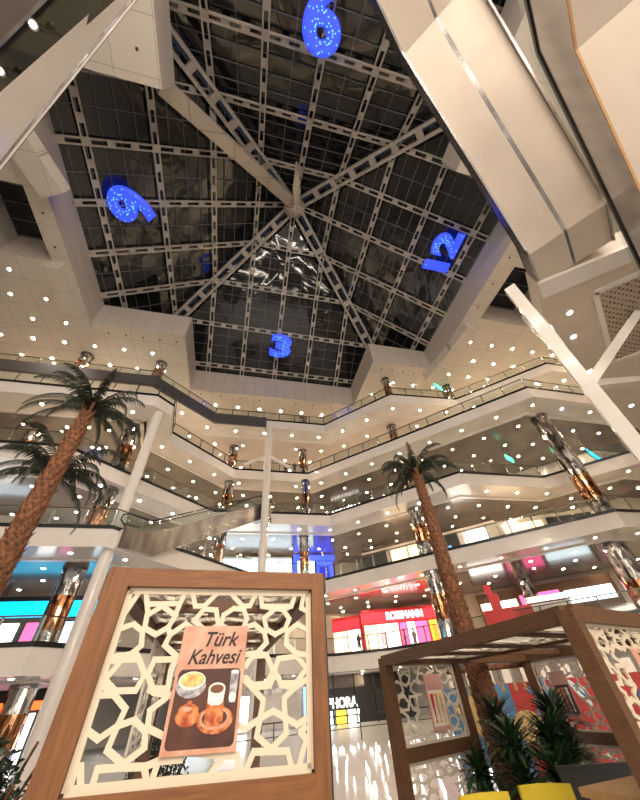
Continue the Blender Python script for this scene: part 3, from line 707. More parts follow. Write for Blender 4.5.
# kiosk on the first gallery : red booth and white counter
t = empty('red_booth', (19.4, 23.6, 4.3), -.7, 'small red booth with stacked red boxes on the first gallery behind pavilion', 'booth')
MB().box((0, 0, .6), (3.2, 1, 1.2)).build('counter', 'red', t); MB().box((-.6, 0, 1.7), (.7, .5, 1.0)).build('stacked_box', 'red', t); MB().box((-.8, 0, 2.5), (.5, .5, .6)).build('stacked_box', 'red', t)
t = empty('white_stall', (21.8, 22.0, 4.3), -.7, 'low white stall with grey canopy beside the red booth', 'stall')
MB().box((0, 0, .6), (2.4, 1, 1.2)).build('counter', 'white', t); MB().prism([(-1.4, -.7), (1.4, -.7), (1.1, .7), (-1.1, .7)], 1.25, 1.6).build('canopy', 'steel', t)

# ------------------------------------------------------------------ people on the galleries (small)
def person(x, y, z, rz, lab, coat, arm=0.0):
    g = empty('person', (x, y, z), rz, lab, 'person')
    pts = [((0, 0, .95), .15), ((0, 0, 1.15), .13), ((0, 0, 1.40), .17), ((0, 0, 1.52), .06), ((0, -.01, 1.63), .095), ((0, 0, 1.74), .07),
           ((.20, 0, 1.42), .06), ((.25, -.05, 1.16), .045), ((.22, -.22-arm, 1.05+arm), .035), ((-.20, 0, 1.42), .06), ((-.26, 0, 1.15), .045), ((-.24, -.08, .88), .035),
           ((.09, 0, .88), .10), ((.10, -.04, .48), .07), ((.10, 0, .08), .045), ((.10, -.15, .04), .04), ((-.09, 0, .88), .10), ((-.11, .03, .48), .07), ((-.11, .06, .08), .045), ((-.11, -.09, .04), .04)]
    ed = [(0,1),(1,2),(2,3),(3,4),(4,5),(2,6),(6,7),(7,8),(2,9),(9,10),(10,11),(0,12),(12,13),(13,14),(14,15),(0,16),(16,17),(17,18),(18,19)]
    me = D.meshes.new('body'); me.from_pydata([p for p, r in pts], ed, []); o = D.objects.new('body', me); COL.objects.link(o)
    sk = o.modifiers.new('skin', 'SKIN'); lay = me.skin_vertices[0].data if me.skin_vertices else None
    if lay is None:
        bpy.context.view_layer.objects.active = o; bpy.context.view_layer.update()
    for i, (p, r) in enumerate(pts):
        try: me.skin_vertices[0].data[i].radius = (r, r*.8)
        except Exception: pass
    try: me.skin_vertices[0].data[0].use_root = True
    except Exception: pass
    o.modifiers.new('sub', 'SUBSURF').levels = 1; me.materials.append(M[coat]); o.parent = g
    MB().lathe([(0, 1.73), (.06, 1.715), (.085, 1.66), (.075, 1.6), (0, 1.58)], 10, (0, -.02, 0)).build('face', SK[0], g, True)
    MB().lathe([(0, 1.78), (.07, 1.76), (.105, 1.68), (.09, 1.60), (0, 1.6)], 10, (0, .025, 0)).build('hair', 'black', g, True)
    return g
person(11.6, 34.6, 4.1, .3, 'person in dark coat standing by the corner of the red shop', 'cloth1')
person(15.6, 33.4, 4.1, 1.2, 'person in black standing before the pink shop doorway', 'cloth1', .1)
person(16.5, 33.3, 4.1, -1.0, 'person in grey jacket next to the pink doorway', 'cloth2')
person(19.0, 31.8, 4.1, 0, 'person in grey walking before the yellow shop windows', 'cloth2')
person(20.9, 21.9, 24.6, .5, 'person in dark coat leaning on the top gallery balustrade', 'cloth1', .2)
person(4.3, 31.5, 20.0, 0, 'person in black seated-height at the fourth gallery rail beside the mast', 'cloth1')
person(5.3, 31.5, 20.0, 0, 'second person in black at the fourth gallery rail near the middle column', 'cloth1')

# ------------------------------------------------------------------ lattice pattern (traced geometric strokes, 0..1 square)
PAT = [[(0.08,0.996),(0.105,0.907),(0.272,0.913),(0.293,0.999)],[(0.045,0.973),(0.027,0.91),(0.013,0.857)],[(0.12,0.834),(0.185,0.896),(0.264,0.832),(0.239,0.76),(0.188,0.718),(0.126,0.757),(0.12,0.834)],[(0.105,0.907),(0.124,0.841)],[(0.272,0.913),(0.26,0.834)],[(-0.013,0.748),(0.068,0.781),(0.12,0.739),(0.133,0.654),(0.093,0.607),(0.026,0.596)],[(0.126,0.757),(0.12,0.739)],[(0.258,0.716),(0.323,0.781),(0.392,0.734)],[(0.239,0.76),(0.258,0.716),(0.243,0.655),(0.313,0.591),(0.387,0.591)],[(0.04,0.524),(0.065,0.579),(0.14,0.579),(0.184,0.496),(0.162,0.418),(0.072,0.419),(0.014,0.477),(0.04,0.524)],[(0.008,0.573),(0.065,0.579)],[(0.117,0.613),(0.14,0.579)],[(0.212,0.574),(0.198,0.496),(0.234,0.422),(0.303,0.42),(0.3,0.517),(0.316,0.574),(0.212,0.574)],[(0.184,0.496),(0.198,0.496)],[(0.332,0.972),(0.355,0.896),(0.402,0.897),(0.457,0.978)],[(0.549,0.975),(0.612,0.898),(0.654,0.902),(0.68,0.98)],[(0.712,0.974),(0.723,0.899),(0.895,0.901),(0.914,0.975)],[(0.967,0.97),(0.954,0.888),(0.986,0.867)],[(0.364,0.801),(0.405,0.877),(0.47,0.872),(0.494,0.772),(0.437,0.732),(0.364,0.801)],[(0.402,0.897),(0.405,0.877)],[(0.494,0.772),(0.506,0.772),(0.515,0.839),(0.565,0.882),(0.62,0.877),(0.643,0.815),(0.63,0.755),(0.574,0.734),(0.506,0.772)],[(0.612,0.898),(0.62,0.877)],[(0.74,0.818),(0.8,0.883),(0.844,0.877),(0.884,0.815),(0.861,0.746),(0.807,0.712),(0.757,0.744),(0.74,0.818)],[(0.723,0.899),(0.8,0.883)],[(0.895,0.901),(0.844,0.877)],[(0.63,0.755),(0.688,0.776),(0.746,0.724),(0.761,0.66),(0.713,0.598),(0.65,0.592)],[(0.746,0.724),(0.757,0.744)],[(0.861,0.746),(0.873,0.726),(0.929,0.775),(0.986,0.742)],[(0.873,0.726),(0.869,0.648),(0.924,0.592),(0.991,0.58)],[(0.661,0.527),(0.691,0.58),(0.765,0.586),(0.804,0.491),(0.774,0.423),(0.703,0.419),(0.667,0.458)],[(0.713,0.598),(0.765,0.586)],[(0.924,0.592),(0.925,0.574)],[(0.83,0.562),(0.925,0.574),(0.984,0.501),(0.926,0.421),(0.847,0.422),(0.81,0.491),(0.83,0.562)],[(0.01,0.402),(0.075,0.401),(0.139,0.331),(0.126,0.256),(0.064,0.204),(0.01,0.242)],[(-0.002,0.464),(0.064,0.406)],[(0.126,0.256),(0.189,0.277),(0.247,0.224),(0.258,0.152),(0.189,0.092),(0.112,0.154),(0.126,0.256)],[(0.245,0.318),(0.318,0.386)],[(0.245,0.318),(0.253,0.237),(0.326,0.198)],[(0.247,0.224),(0.253,0.237)],[(0.223,0.419),(0.246,0.403),(0.318,0.386)],[(-0.013,0.095),(0.028,0.096),(0.056,0.001)],[(0.094,0.01),(0.094,0.081),(0.192,0.079),(0.275,0.074),(0.302,-0.008)],[(0.189,0.092),(0.192,0.079)],[(0.317,0.019),(0.328,0.092),(0.419,0.092)],[(0.275,0.074),(0.328,0.092)],[(0.013,0.065),(0.012,0.003)],[(0.656,0.455),(0.704,0.405),(0.791,0.414),(0.806,0.453)],[(0.834,0.453),(0.847,0.413),(0.926,0.401),(0.984,0.44)],[(0.704,0.405),(0.762,0.34),(0.752,0.248),(0.684,0.202),(0.64,0.232)],[(0.926,0.401),(0.866,0.342),(0.874,0.244),(0.934,0.207),(0.983,0.235)],[(0.814,0.281),(0.874,0.244),(0.881,0.17),(0.812,0.103),(0.742,0.166),(0.752,0.248),(0.814,0.281)],[(0.704,0.024),(0.732,0.097),(0.888,0.089),(0.91,0.012)],[(0.812,0.103),(0.812,0.093)],[(0.945,0.028),(0.966,0.099),(0.982,0.136),(0.95,0.167)],[(0.55,0.017),(0.601,0.091),(0.659,0.088),(0.68,0.017)],[(0.419,0.118),(0.457,0.116),(0.601,0.091)],[(0.966,0.147),(0.95,0.172),(0.971,0.19)]]
def lattice(parent, O, ux, uy, w, h, m='lattice', bw=.026, th=.014, margin=.032, name='lattice_panel', flip=False):
    O, ux, uy = V(O), V(ux).normalized(), V(uy).normalized(); nz_ = ux.cross(uy); mb = MB()
    def Q(u, v):
        if flip: u = 1-u
        return O+ux*(min(max(u, .0), 1)*w)+uy*(min(max(v, 0), 1)*h)
    cnt = 0
    for pl in PAT:
        for a, b in zip(pl[:-1], pl[1:]):
            p, q = Q(*a), Q(*b)
            if (q-p).length < .004: continue
            d = (q-p).normalized()*bw*.38; cnt += 1; mb.bar(p-d, q+d, bw, th*(1+.013*(cnt % 23)), nz_)
    for a, b in (((0, 0), (1, 0)), ((0, 1), (1, 1)), ((0, 0), (0, 1)), ((1, 0), (1, 1))):
        mb.bar(Q(*a), Q(*b), margin*1.3, th*1.45, nz_)
    return mb.build(name, m, parent)

# ------------------------------------------------------------------ framed kiosk with the coffee poster
KC = V((-.064, 2.338, 1.5)); rz = radians(1.6)
k = empty('lattice_kiosk', (KC.x, KC.y, 0), rz, 'oak framed lattice kiosk carrying the coffee poster, nearest to the viewer', 'kiosk')
k.rotation_euler = (0, radians(1.35), rz); k.location = (KC.x-.04, KC.y, 0)
W2, ZB, ZT = .545, 1.262, 2.043     # half width, lattice bottom and top
PWL, BT = .125, .095
def kb(n, c, d, m='wood'): return MB().box(c, d).build(n, m, k)
kb('post', (-W2-PWL/2, 0, 1.07), (PWL, .12, 2.14), 'woodv'); PR = .078; kb('post', (W2+PR/2, 0, 1.07), (PR, .12, 2.14), 'woodv')
kb('beam', (0, 0, ZT+BT/2), (2*W2, .118, BT)); kb('rail', (0, 0, ZB-.06), (2*W2, .118, .12)); kb('rail', (0, 0, .12), (2*W2, .118, .12))
kb('edge_strip', (W2+PR+.008, .01, 1.07), (.010, .11, 2.14), 'black')
lattice(k, (-W2+.012, -.015, ZB+.012), (1, 0, 0), (0, 0, 1), 2*W2-.024, ZT-ZB-.024, 'lattice')
lattice(k, (-W2+.02, -.015, .2), (1, 0, 0), (0, 0, 1), 2*W2-.04, .9, 'lattice')
DP = 3.4
for s in (-1, 1):
    kb('post', (s*(W2+PWL/2+.02), DP, 1.07), (.11, .11, 2.14), 'wood2'); kb('beam', (s*(W2+PWL/2), DP/2, ZT+BT/2), (.10, DP, BT), 'wood2')
kb('beam', (0, DP, ZT+BT/2), (2*W2, .1, BT), 'wood2')
for i, y in enumerate((.7, 1.4, 2.05, 2.7)): kb('cross_beam', (0, y, ZT+BT/2-.005), (2*W2+.1, .07, .07), 'wood2')
lattice(k, (-W2, .1, ZT+.06), (1, 0, 0), (0, 1, 0), 2*W2, DP/2-.1, 'lattice2', .03, .02, name='roof_lattice')
lattice(k, (-W2, DP/2, ZT+.06), (1, 0, 0), (0, 1, 0), 2*W2, DP/2-.05, 'lattice2', .03, .02, name='roof_lattice')
lattice(k, (-W2-.06, DP/2+.2, ZB), (0, 1, 0), (0, 0, 1), DP/2-.3, ZT-ZB, 'lattice2', .03, .014)
# poster
def rounded(w, h, r, n=5):
    pts = []
    for cx, cy, a0 in ((w/2-r, h/2-r, 0), (-w/2+r, h/2-r, 90), (-w/2+r, -h/2+r, 180), (w/2-r, -h/2+r, 270)):
        for i in range(n+1): a = radians(a0+90*i/n); pts.append((cx+r*cos(a), cy+r*sin(a)))
    return pts
def flat(poly, y0, t, m, nm, parent, dx=0, dz=0):
    """polygon in poster plane (x,z), front toward -y"""
    mb = MB(); n = len(poly); A = sum(poly[i][0]*poly[(i+1) % n][1]-poly[(i+1) % n][0]*poly[i][1] for i in range(n))
    if A < 0: poly = poly[::-1]
    vs = [(p[0]+dx, y0, p[1]+dz) for p in poly]+[(p[0]+dx, y0-t, p[1]+dz) for p in poly]
    mb.add(vs, [tuple(range(n))[::-1], tuple(range(n, 2*n))]+[(i, (i+1) % n, n+(i+1) % n, n+i) for i in range(n)])
    return mb.build(nm, m, parent)
def ell(cx, cz, rx, rz_, n=24, a0=0, a1=360): return [(cx+rx*cos(radians(a0+(a1-a0)*i/n)), cz+rz_*sin(radians(a0+(a1-a0)*i/n))) for i in range(n if a1-a0 >= 360 else n+1)]
def coffee_poster(loc, rot, sc, lab):
    p = empty('coffee_poster', loc, 0, lab, 'poster', 'coffee posters'); p.rotation_euler = rot; p.scale = (sc, sc, sc)
    Wp, Hp = .348, .497
    flat([(-Wp/2, -Hp/2), (Wp/2, -Hp/2), (Wp/2, Hp/2), (-Wp/2, Hp/2)], 0, .006, 'p_copper', 'board', p)
    text_mesh('Türk', .092, 'ptext', basis((.025, -.0075, .185), (1, 0, 0), (0, 0, 1)), p, 'title_lettering', .001, .35, bold=.0012)
    text_mesh('Kahvesi', .088, 'ptext', basis((.005, -.0075, .108), (1, 0, 0), (0, 0, 1)), p, 'title_lettering', .001, .35, bold=.001, width=.275)
    ph = flat(rounded(.316, .290, .022), -.006, .001, 'p_dark', 'photo_print', p, 0, -.085)
    def E(cx, cz, rx, rz_, m, nm, lay, **kw): return flat(ell(cx, cz, rx, rz_, **kw), -.007-.0006*lay, .0006, m, nm, ph)
    E(-.085, -.005, .073, .048, 'p_grey', 'bowl_print', 0); E(-.085, .015, .067, .036, 'p_white', 'bowl_rim_print', 1); E(-.083, .018, .058, .029, 'p_gold', 'sweets_print', 2)
    E(.055, -.135, .086, .050, 'p_orange', 'saucer_print', 0); E(.055, -.131, .074, .040, 'p_copper', 'saucer_well_print', 1); E(.052, -.128, .060, .030, 'p_dark', 'saucer_well_print', 2)
    flat([(.006, -.055), (.086, -.055), (.093, -.14), (.078, -.158), (.02, -.158), (.004, -.14)], -.0094, .0006, 'p_orange', 'cup_holder_print', ph)
    flat([(.004, -.02), (.088, -.02), (.084, -.072), (.068, -.083), (.025, -.083), (.008, -.072)], -.0103, .0006, 'p_white', 'cup_print', ph)
    E(.046, -.02, .042, .024, 'p_white', 'cup_rim_print', 6); E(.046, -.021, .034, .017, 'p_coffee', 'coffee_print', 7)
    E(-.078, -.120, .056, .035, 'p_orange', 'sugar_bowl_print', 1); E(-.078, -.098, .048, .026, 'p_orange', 'lid_print', 2); E(-.085, -.092, .022, .009, 'p_copper', 'lid_shine_print', 3); E(-.078, -.073, .013, .012, 'p_orange', 'knob_print', 3)
    flat([(.108, .045), (.150, .045), (.144, -.075), (.112, -.075)], -.0076, .0006, 'p_grey', 'water_glass_print', ph); E(.129, .045, .021, .008, 'p_white', 'glass_rim_print', 2); E(.128, -.055, .018, .02, 'p_white', 'glass_base_print', 2)
    return p
pz = ZB+(ZT-ZB)*.437
loc = k.matrix_basis @ V((-.012, -.032, pz))
loc = Matrix.Translation(k.location) @ k.rotation_euler.to_matrix().to_4x4() @ V((-.012, -.032, pz))
coffee_poster(loc, k.rotation_euler, 1.0, 'copper toned coffee poster with black script title hung on the nearest lattice')

# ------------------------------------------------------------------ second pavilion (parallelogram plan)
A_ = V((2.45, 6.15, 0)); Bp = V((2.75, 2.65, 0)); u23 = V((.92, .39, 0)).normalized(); Cp = Bp+u23*4.2; Ep = A_+u23*4.3
TOP = 1.95
pv = empty('lattice_pavilion', (A_+Bp+Cp+Ep)/4, 0, 'walnut toned lattice pavilion with slatted lattice roof around the single palm', 'pavilion')
OO = pv.location.copy()
def pbar(n, a, b, w, h, m='wood2'): return MB().bar(V(a)-OO, V(b)-OO, w, h).build(n, m, pv)
def zat(p, z): return V((p.x, p.y, z))
Dp = A_+u23*1.72
for q, w in ((A_, .15), (Bp, .13), (Cp, .14), (Ep, .17), (Dp, .13)): 
    MB().box((q.x-OO.x, q.y-OO.y, TOP/2-.01), (w, w, TOP-.02), .4).build('post', 'wood2', pv)
for a, b in ((A_, Bp), (Bp, Cp), (Cp, Ep), (Ep, A_)): pbar('beam', zat(a, TOP-.05), zat(b, TOP-.05), .13, .12)
m1 = (A_+Ep)/2; m2 = (Bp+Cp)/2
for t in (.27, .5, .75): pbar('roof_bar', zat(A_.lerp(Bp, t), TOP-.04), zat(Ep.lerp(Cp, t), TOP-.04), .09, .07)
pbar('roof_bar', zat(A_.lerp(Ep, .5), TOP-.045), zat(Bp.lerp(Cp, .5), TOP-.045), .08, .06)
# roof lattices (cells)
for i, (t0, t1) in enumerate(((0.02, .25), (.29, .48), (.52, .73), (.77, .98))):
    for s0, s1 in ((.02, .48), (.52, .98)):
        if (i, s0) in ((0, .52), (1, .52)): continue
        a = A_.lerp(Bp, t0).lerp(Ep.lerp(Cp, t0), s0); b = A_.lerp(Bp, t0).lerp(Ep.lerp(Cp, t0), s1); c = A_.lerp(Bp, t1).lerp(Ep.lerp(Cp, t1), s0)
        lattice(pv, zat(a, TOP-.03)-OO, b-a, c-a, (b-a).length, (c-a).length, 'lattice2', .045, .02, name='roof_lattice', flip=bool(i % 2))
def pside(a, b, z0, z1, m='lattice2', bw=.03, inset=.09, flip=False):
    d = (b-a).normalized(); a2 = a+d*inset; b2 = b-d*inset
    lattice(pv, zat(a2, z0)-OO, d, (0, 0, 1), (b2-a2).length, z1-z0, m, bw, .014, flip=flip)
pside(A_, Dp, .95, 1.84); pbar('rail', zat(A_, .87), zat(Dp, .87), .10, .14); pside(A_, Dp, .12, .78, flip=True); pbar('rail', zat(A_, .06), zat(Dp, .06), .10, .1)
Fp = Ep.lerp(Cp, .42)
MB().box((Fp.x-OO.x, Fp.y-OO.y, TOP/2-.01), (.15, .15, TOP-.02), .4).build('post', 'wood2', pv)
pside(Ep, Fp, .80, 1.82); pbar('rail', zat(Ep, .72), zat(Cp, .72), .10, .15); pside(Ep, Fp, .1, .62, flip=True)
Gp = Bp+u23*1.75
pside(Bp, Gp, 1.17, 1.84, 'lattice', .032); pbar('rail', zat(Bp, 1.09), zat(Cp, 1.09), .11, .15, 'wood2'); pside(Bp, Gp, .2, .98, 'lattice', .032, flip=True)
MB().box((Gp.x-OO.x, Gp.y-OO.y, TOP/2-.01), (.12, .12, TOP-.02), .4).build('post', 'wood2', pv)
rzp = atan2(u23.y, u23.x)
q = Bp+u23*.95+V((u23.y, -u23.x, 0))*.05; coffee_poster((q.x, q.y, 1.40), (0, 0, rzp), 1.05, 'copper coffee poster on the near side lattice of the pavilion, partly cut off')
def drink_poster(loc, rz, w, h, lab, cols):
    p = empty('drinks_poster', loc, rz, lab, 'poster')
    flat([(-w/2, -h/2), (w/2, -h/2), (w/2, h/2), (-w/2, h/2)], 0, .008, 'p_pink', 'board', p)
    b = flat([(-w*.42, -h*.42), (w*.42, -h*.42), (w*.42, h*.2), (-w*.42, h*.2)], -.008, .003, cols[0], 'photo_print', p)
    for i, c in enumerate(cols[1:]):
        x = -w*.25+i*w*.24; flat([(x-w*.09, h*.14), (x+w*.09, h*.14), (x+w*.05, -h*.12), (x+w*.02, -h*.3), (x+w*.06, -h*.36), (x-w*.06, -h*.36), (x-w*.02, -h*.3), (x-w*.05, -h*.12)], -.011, .002, c, 'glass_print', b)
    return p
q = A_+u23*.95+V((u23.y, -u23.x, 0))*.06; drink_poster((q.x, q.y, 1.38), rzp, .42, .66, 'pink topped drinks poster on the small lattice wall of the pavilion', ['cream', 'red', 'gold', 'p_gold'])
q = Ep.lerp(Fp, .5)+V((-.07, 0, 0)); drink_poster((q.x-.02, q.y, 1.3), -pi/2+.06, .40, .66, 'brown drinks poster on the inner lattice in front of the red mural', ['p_dark', 'p_copper', 'p_orange', 'p_white'])

# ------------------------------------------------------------------ mural wall and things around
MW0 = V((5.6, 10.3, 0)); MW1 = V((10.4, 7.3, 0)); md = (MW1-MW0).normalized(); ML = (MW1-MW0).length; mrz = atan2(md.y, md.x)
mw = empty('mural_partition', MW0, mrz, 'painted circus style partition in blue and red behind the pavilion and palm', 'partition')
MH = 1.52
MB().box((ML*.14, .06, MH/2), (ML*.28, .1, MH)).build('blue_board', 'muralblue', mw); MB().box((ML*.64, .06, MH/2), (ML*.72, .1, MH)).build('red_board', 'redwall', mw)
def star(cx, cz, r, r2=.42, rot=90, n=5): return [(cx+(r if i % 2 == 0 else r*r2)*cos(radians(rot+i*180/n)), cz+(r if i % 2 == 0 else r*r2)*sin(radians(rot+i*180/n))) for i in range(2*n)]
flat(star(.55, .95, .5, rot=80), .01, .03, 'gold', 'painted_star', mw)
flat(ell(1.75, .75, .34, .28), .01, .02, 'gold', 'painted_disc', mw)
for i in range(7): flat(star(2.25+.1*(i % 2), .35+.17*i, .3, .6, 20*i, 6), .008-.001*i, .01, 'muralblue', 'painted_flower', mw)
for i, (x, z, r) in enumerate(((3.4, 1.38, .07), (3.75, 1.2, .06), (4.6, 1.3, .07), (4.75, .35, .1), (4.3, .3, .09), (5.1, .6, .09), (3.1, .25, .08))): flat(star(x, z, r), .01, .015, 'cream', 'painted_star', mw)
for i, (x, z, tx) in enumerate(((4.35, 1.08, 'O'), (4.5, .80, 'BE'), (4.65, .55, 'R'))): text_mesh(tx, .36, 'muralblue', basis((x, -.01, z), (1, 0, 0), (0, 0, 1)), mw, 'painted_letters', .012, bold=.02)
mb = MB()
for i in range(12): mb.box((.3+i*.45, .06, MH+.14), (.22, .1, .26))
mb.build('top_blocks', 'cream', mw)
hat = empty('hat_ornament', (7.65, 8.05, 1.28), 0, 'pale blue round brimmed hat ornament hanging in front of the mural', 'ornament')
MB().lathe([(0, .12), (.10, .11), (.13, .02), (.25, 0), (.26, -.02), (0, -.02)], 20).build('brim', mat('pale_hat', (.5, .62, .68), .6), hat, True); hat.rotation_euler = (radians(60), 0, .6)
MB().lathe([(.132, .02), (.132, .055), (.128, .055), (.128, .02)], 20).build('band', 'muralblue', hat)
# tassel rod
tr = empty('tassel_rod', (5.55, 8.35, 1.8), atan2(-.6, 1.0), 'brown rod with rope tassels hanging over the pavilion opening', 'decoration')
MB().tube([(-.75, 0, 0), (1.1, 0, 0)], .05, 8).build('rod', 'barkscale', tr, True)
for i, x in enumerate((-.35, -.15, .05, .35, .6, .8, .98)):
    t = MB().bar((x, 0, -.02), (x, 0, -.26), .012, .012).build('cord', 'black', tr)
    MB().lathe([(0, -.24), (.022, -.26), (.035, -.4), (0, -.4)], 8, (x, 0, 0)).build('tassel', 'gold', t)

# black partition, wooden counter, yellow chairs, small table
t = empty('black_partition', (4.6, 4.9, 0), atan2(-1.0, 2.1), 'low black partition board behind the yellow chairs', 'partition')
MB().box((.15, 0, .36), (1.5, .05, .70)).build('board', 'blackpanel', t); MB().box((.15, 0, .72), (1.52, .07, .04)).build('cap_rail', 'black', t)
t = empty('wooden_counter', (3.35, 3.3, 0), .1, 'pale wooden counter top at the bottom edge beside the pavilion post', 'counter')
MB().box((0, 0, .40), (.72, .5, .80)).build('body', 'wood3', t); MB().box((0, 0, .825), (.8, .58, .05)).build('worktop', 'wood3', t); MB().box((.05, -.26, .42), (.02, .02, .7)).build('door_gap', 'wood2', t)
def chair(x, y, rz, lab):
    e = empty('yellow_chair', (x, y, 0), rz, lab, 'chair', 'mustard chairs')
    MB().box((0, 0, .44), (.44, .44, .07)).build('seat', 'yellow', e)
    mb = MB(); n = 6
    for i in range(n):
        a = -.5+i/n; b = -.5+(i+1)/n
        f = lambda s: (s*.44, .22-.12*(s*2)**2*.5)
        p, q = f(a), f(b); mb.slabquad([(p[0], p[1], .46), (q[0], q[1], .46), (q[0], q[1]+.04, .84), (p[0], p[1]+.04, .84)], .035)
    mb.build('backrest', 'yellow', e, True)
    for i, j in ((-1, -1), (1, -1), (1, 1), (-1, 1)): MB().tube([(i*.17, j*.17, .41), (i*.2, j*.2, 0)], .014, 6).build('leg', 'black', e)
chair(2.74, 3.68, -.5, 'mustard yellow chair in front of the potted spiky plants')
chair(2.2, 3.68, -.2, 'mustard yellow chair partly cut off beside the lower lattice panel')
t = empty('cafe_table', (2.5, 3.15, 0), 0, 'small dark round cafe table between the two mustard chairs', 'table')
MB().lathe([(0, .70), (.28, .70), (.28, .73), (0, .73)], 20).build('tabletop', 'black', t); MB().lathe([(0, 0), (.03, .02), (.03, .70), (0, .7)], 10).build('pole', 'black', t); MB().lathe([(0, 0), (.2, 0), (.18, .03), (0, .03)], 16).build('base', 'black', t)

# ------------------------------------------------------------------ palms
def palm(x, y, h, r0, r1, lab, R, nf, seed, lean=(0, 0)):
    e = empty('palm_tree', (x, y, 0), 0, lab, 'palm'); rd = random.Random(seed)
    N = int(h/.09); pts = []; rs = []
    for i in range(N+1):
        t = i/N; pts.append((lean[0]*t*t, lean[1]*t*t, h*t)); rs.append((r0+(r1-r0)*t)*(1+.05*(i % 2)))
    MB().tube(pts, rs, 14).build('trunk', 'bark', e)
    mb = MB()   # diamond bark scales
    rows = int(h/.13)
    for i in range(rows):
        t = (i+.5)/rows; c = V((lean[0]*t*t, lean[1]*t*t, h*t)); r = r0+(r1-r0)*t; k_ = 9
        for j in range(k_):
            a = 2*pi*(j+.5*(i % 2))/k_+rd.uniform(-.05, .05); o = V((cos(a), sin(a), 0)); s_ = V((-sin(a), cos(a), 0)); w = r*.33
            p = c+o*r*.98
            mb.add([p-s_*w+V((0, 0, -.02)), p+V((0, 0, -.09)), p+s_*w+V((0, 0, -.02)), p+o*(.035+.03*rd.random())+V((0, 0, .075))], [(0, 1, 3), (1, 2, 3), (2, 0, 3), (0, 2, 1)])
    mb.build('bark_scales', 'barkscale', e)
    top = V((lean[0], lean[1], h))
    for k_ in range(nf):
        az = 2*pi*k_/nf*1.0+rd.uniform(-.12, .12)+(.3 if k_ % 2 else 0); el = radians([72, 48, 30, 14, 55][k_ % 5]+rd.uniform(-8, 8)); L = R*rd.uniform(.9, 1.15)
        mb = MB(); p = top+V((0, 0, .05)); seg = 9; path = [p.copy()]
        for s_ in range(seg):
            d = V((cos(az)*cos(el), sin(az)*cos(el), sin(el))); p = p+d*(L/seg); path.append(p.copy()); el -= radians(9+3.2*s_/2)
        mb.tube(path, [.02*(1-i/(seg+1))+.004 for i in range(seg+1)], 5)
        side = V((-sin(az), cos(az), 0))
        for s_ in range(2, seg*4):
            t = s_/4; i = int(t); fr = t-i
            if i >= seg: break
            q = path[i].lerp(path[i+1], fr); d = (path[i+1]-path[i]).normalized(); ll = R*.125*sin(pi*min(1, .12+.84*t/seg))**.6
            for sg in (-1, 1):
                dirv = (side*sg*.6+d*.7+V((0, 0, -.55-rd.random()*.35))).normalized(); tip = q+dirv*ll+V((0, 0, -ll*.25)); mid = q+dirv*ll*.5; wv = d*.010*R
                mb.add([q-wv, q+wv, mid+wv*1.1, mid-wv*1.1, tip], [(0, 1, 2, 3), (3, 2, 4)])
        mb.build('frond', 'frond', e)
    # hanging dead skirt
    mb = MB()
    for k_ in range(14):
        a = rd.uniform(0, 2*pi); q = top+V((cos(a)*r1, sin(a)*r1, -.02)); mb.bar(q, q+V((cos(a)*.08, sin(a)*.08, .22)), .05, .02)
    mb.build('crown_base', 'barkscale', e)
palm(5.05, 7.7, 6.25, .25, .12, 'single tall palm rising out of the lattice pavilion', 1.4, 24, 3)
palm(-3.65, 6.45, 6.6, .245, .12, 'front palm of the pair by the white column, taller in view', 1.5, 24, 5)
palm(-4.75, 8.4, 6.0, .23, .12, 'rear palm of the pair whose crown hangs behind the front trunk', 1.75, 24, 9)

# ------------------------------------------------------------------ plants
def spiky(x, y, z, h, n, R, lab, seed, m='leaf'):
    e = empty('dracaena_plant', (x, y, z), 0, lab, 'plant', 'spiky plants around the palm base'); rd = random.Random(seed)
    MB().tube([(0, 0, 0), (.02, 0, h*.5), (0, .02, h)], .025, 6).build('stem', 'bark', e)
    mb = MB()
    for hh, nn, rr in ((h, n, R), (h*.55, n//2, R*1.0)):
        for i in range(nn):
            az = rd.uniform(0, 2*pi); el = radians(rd.uniform(5, 80)); p = V((0, 0, hh)); L = rr*rd.uniform(.7, 1.1); sd = V((-sin(az), cos(az), 0)); prev = None
            for s_ in range(5):
                w = .022*sin(pi*(s_+.6)/5.2)*1.3; cur = (p-sd*w, p+sd*w)
                if prev: mb.add([prev[0], prev[1], cur[1], cur[0]], [(0, 1, 2, 3)])
                prev = cur; p = p+V((cos(az)*cos(el), sin(az)*cos(el), sin(el)))*(L/4); el -= radians(16)
    mb.build('foliage', m, e, kind='stuff')
spiky(4.7, 7.0, 0, 1.0, 70, .55, 'tall spiky plant with narrow leaves directly before the palm trunk', 1, 'ddleaf')
spiky(5.6, 6.7, 0, 1.02, 80, .6, 'tallest dark spiky plant standing before the mural', 2, 'ddleaf')
spiky(4.3, 6.2, 0, .75, 110, .6, 'bushy green plant low between lattice post and palm', 3)
spiky(4.9, 6.1, 0, .7, 120, .65, 'dense green low plant in the middle of the group', 4)
spiky(4.5, 5.7, 0, .5, 100, .55, 'lowest green plant at the front of the group', 5)
spiky(3.9, 6.7, 0, .5, 80, .5, 'green plant partly behind the small lattice wall', 6)
spiky(5.3, 6.3, 0, .95, 90, .6, 'green leafy plant at the mural side of the group', 8, 'ddleaf')
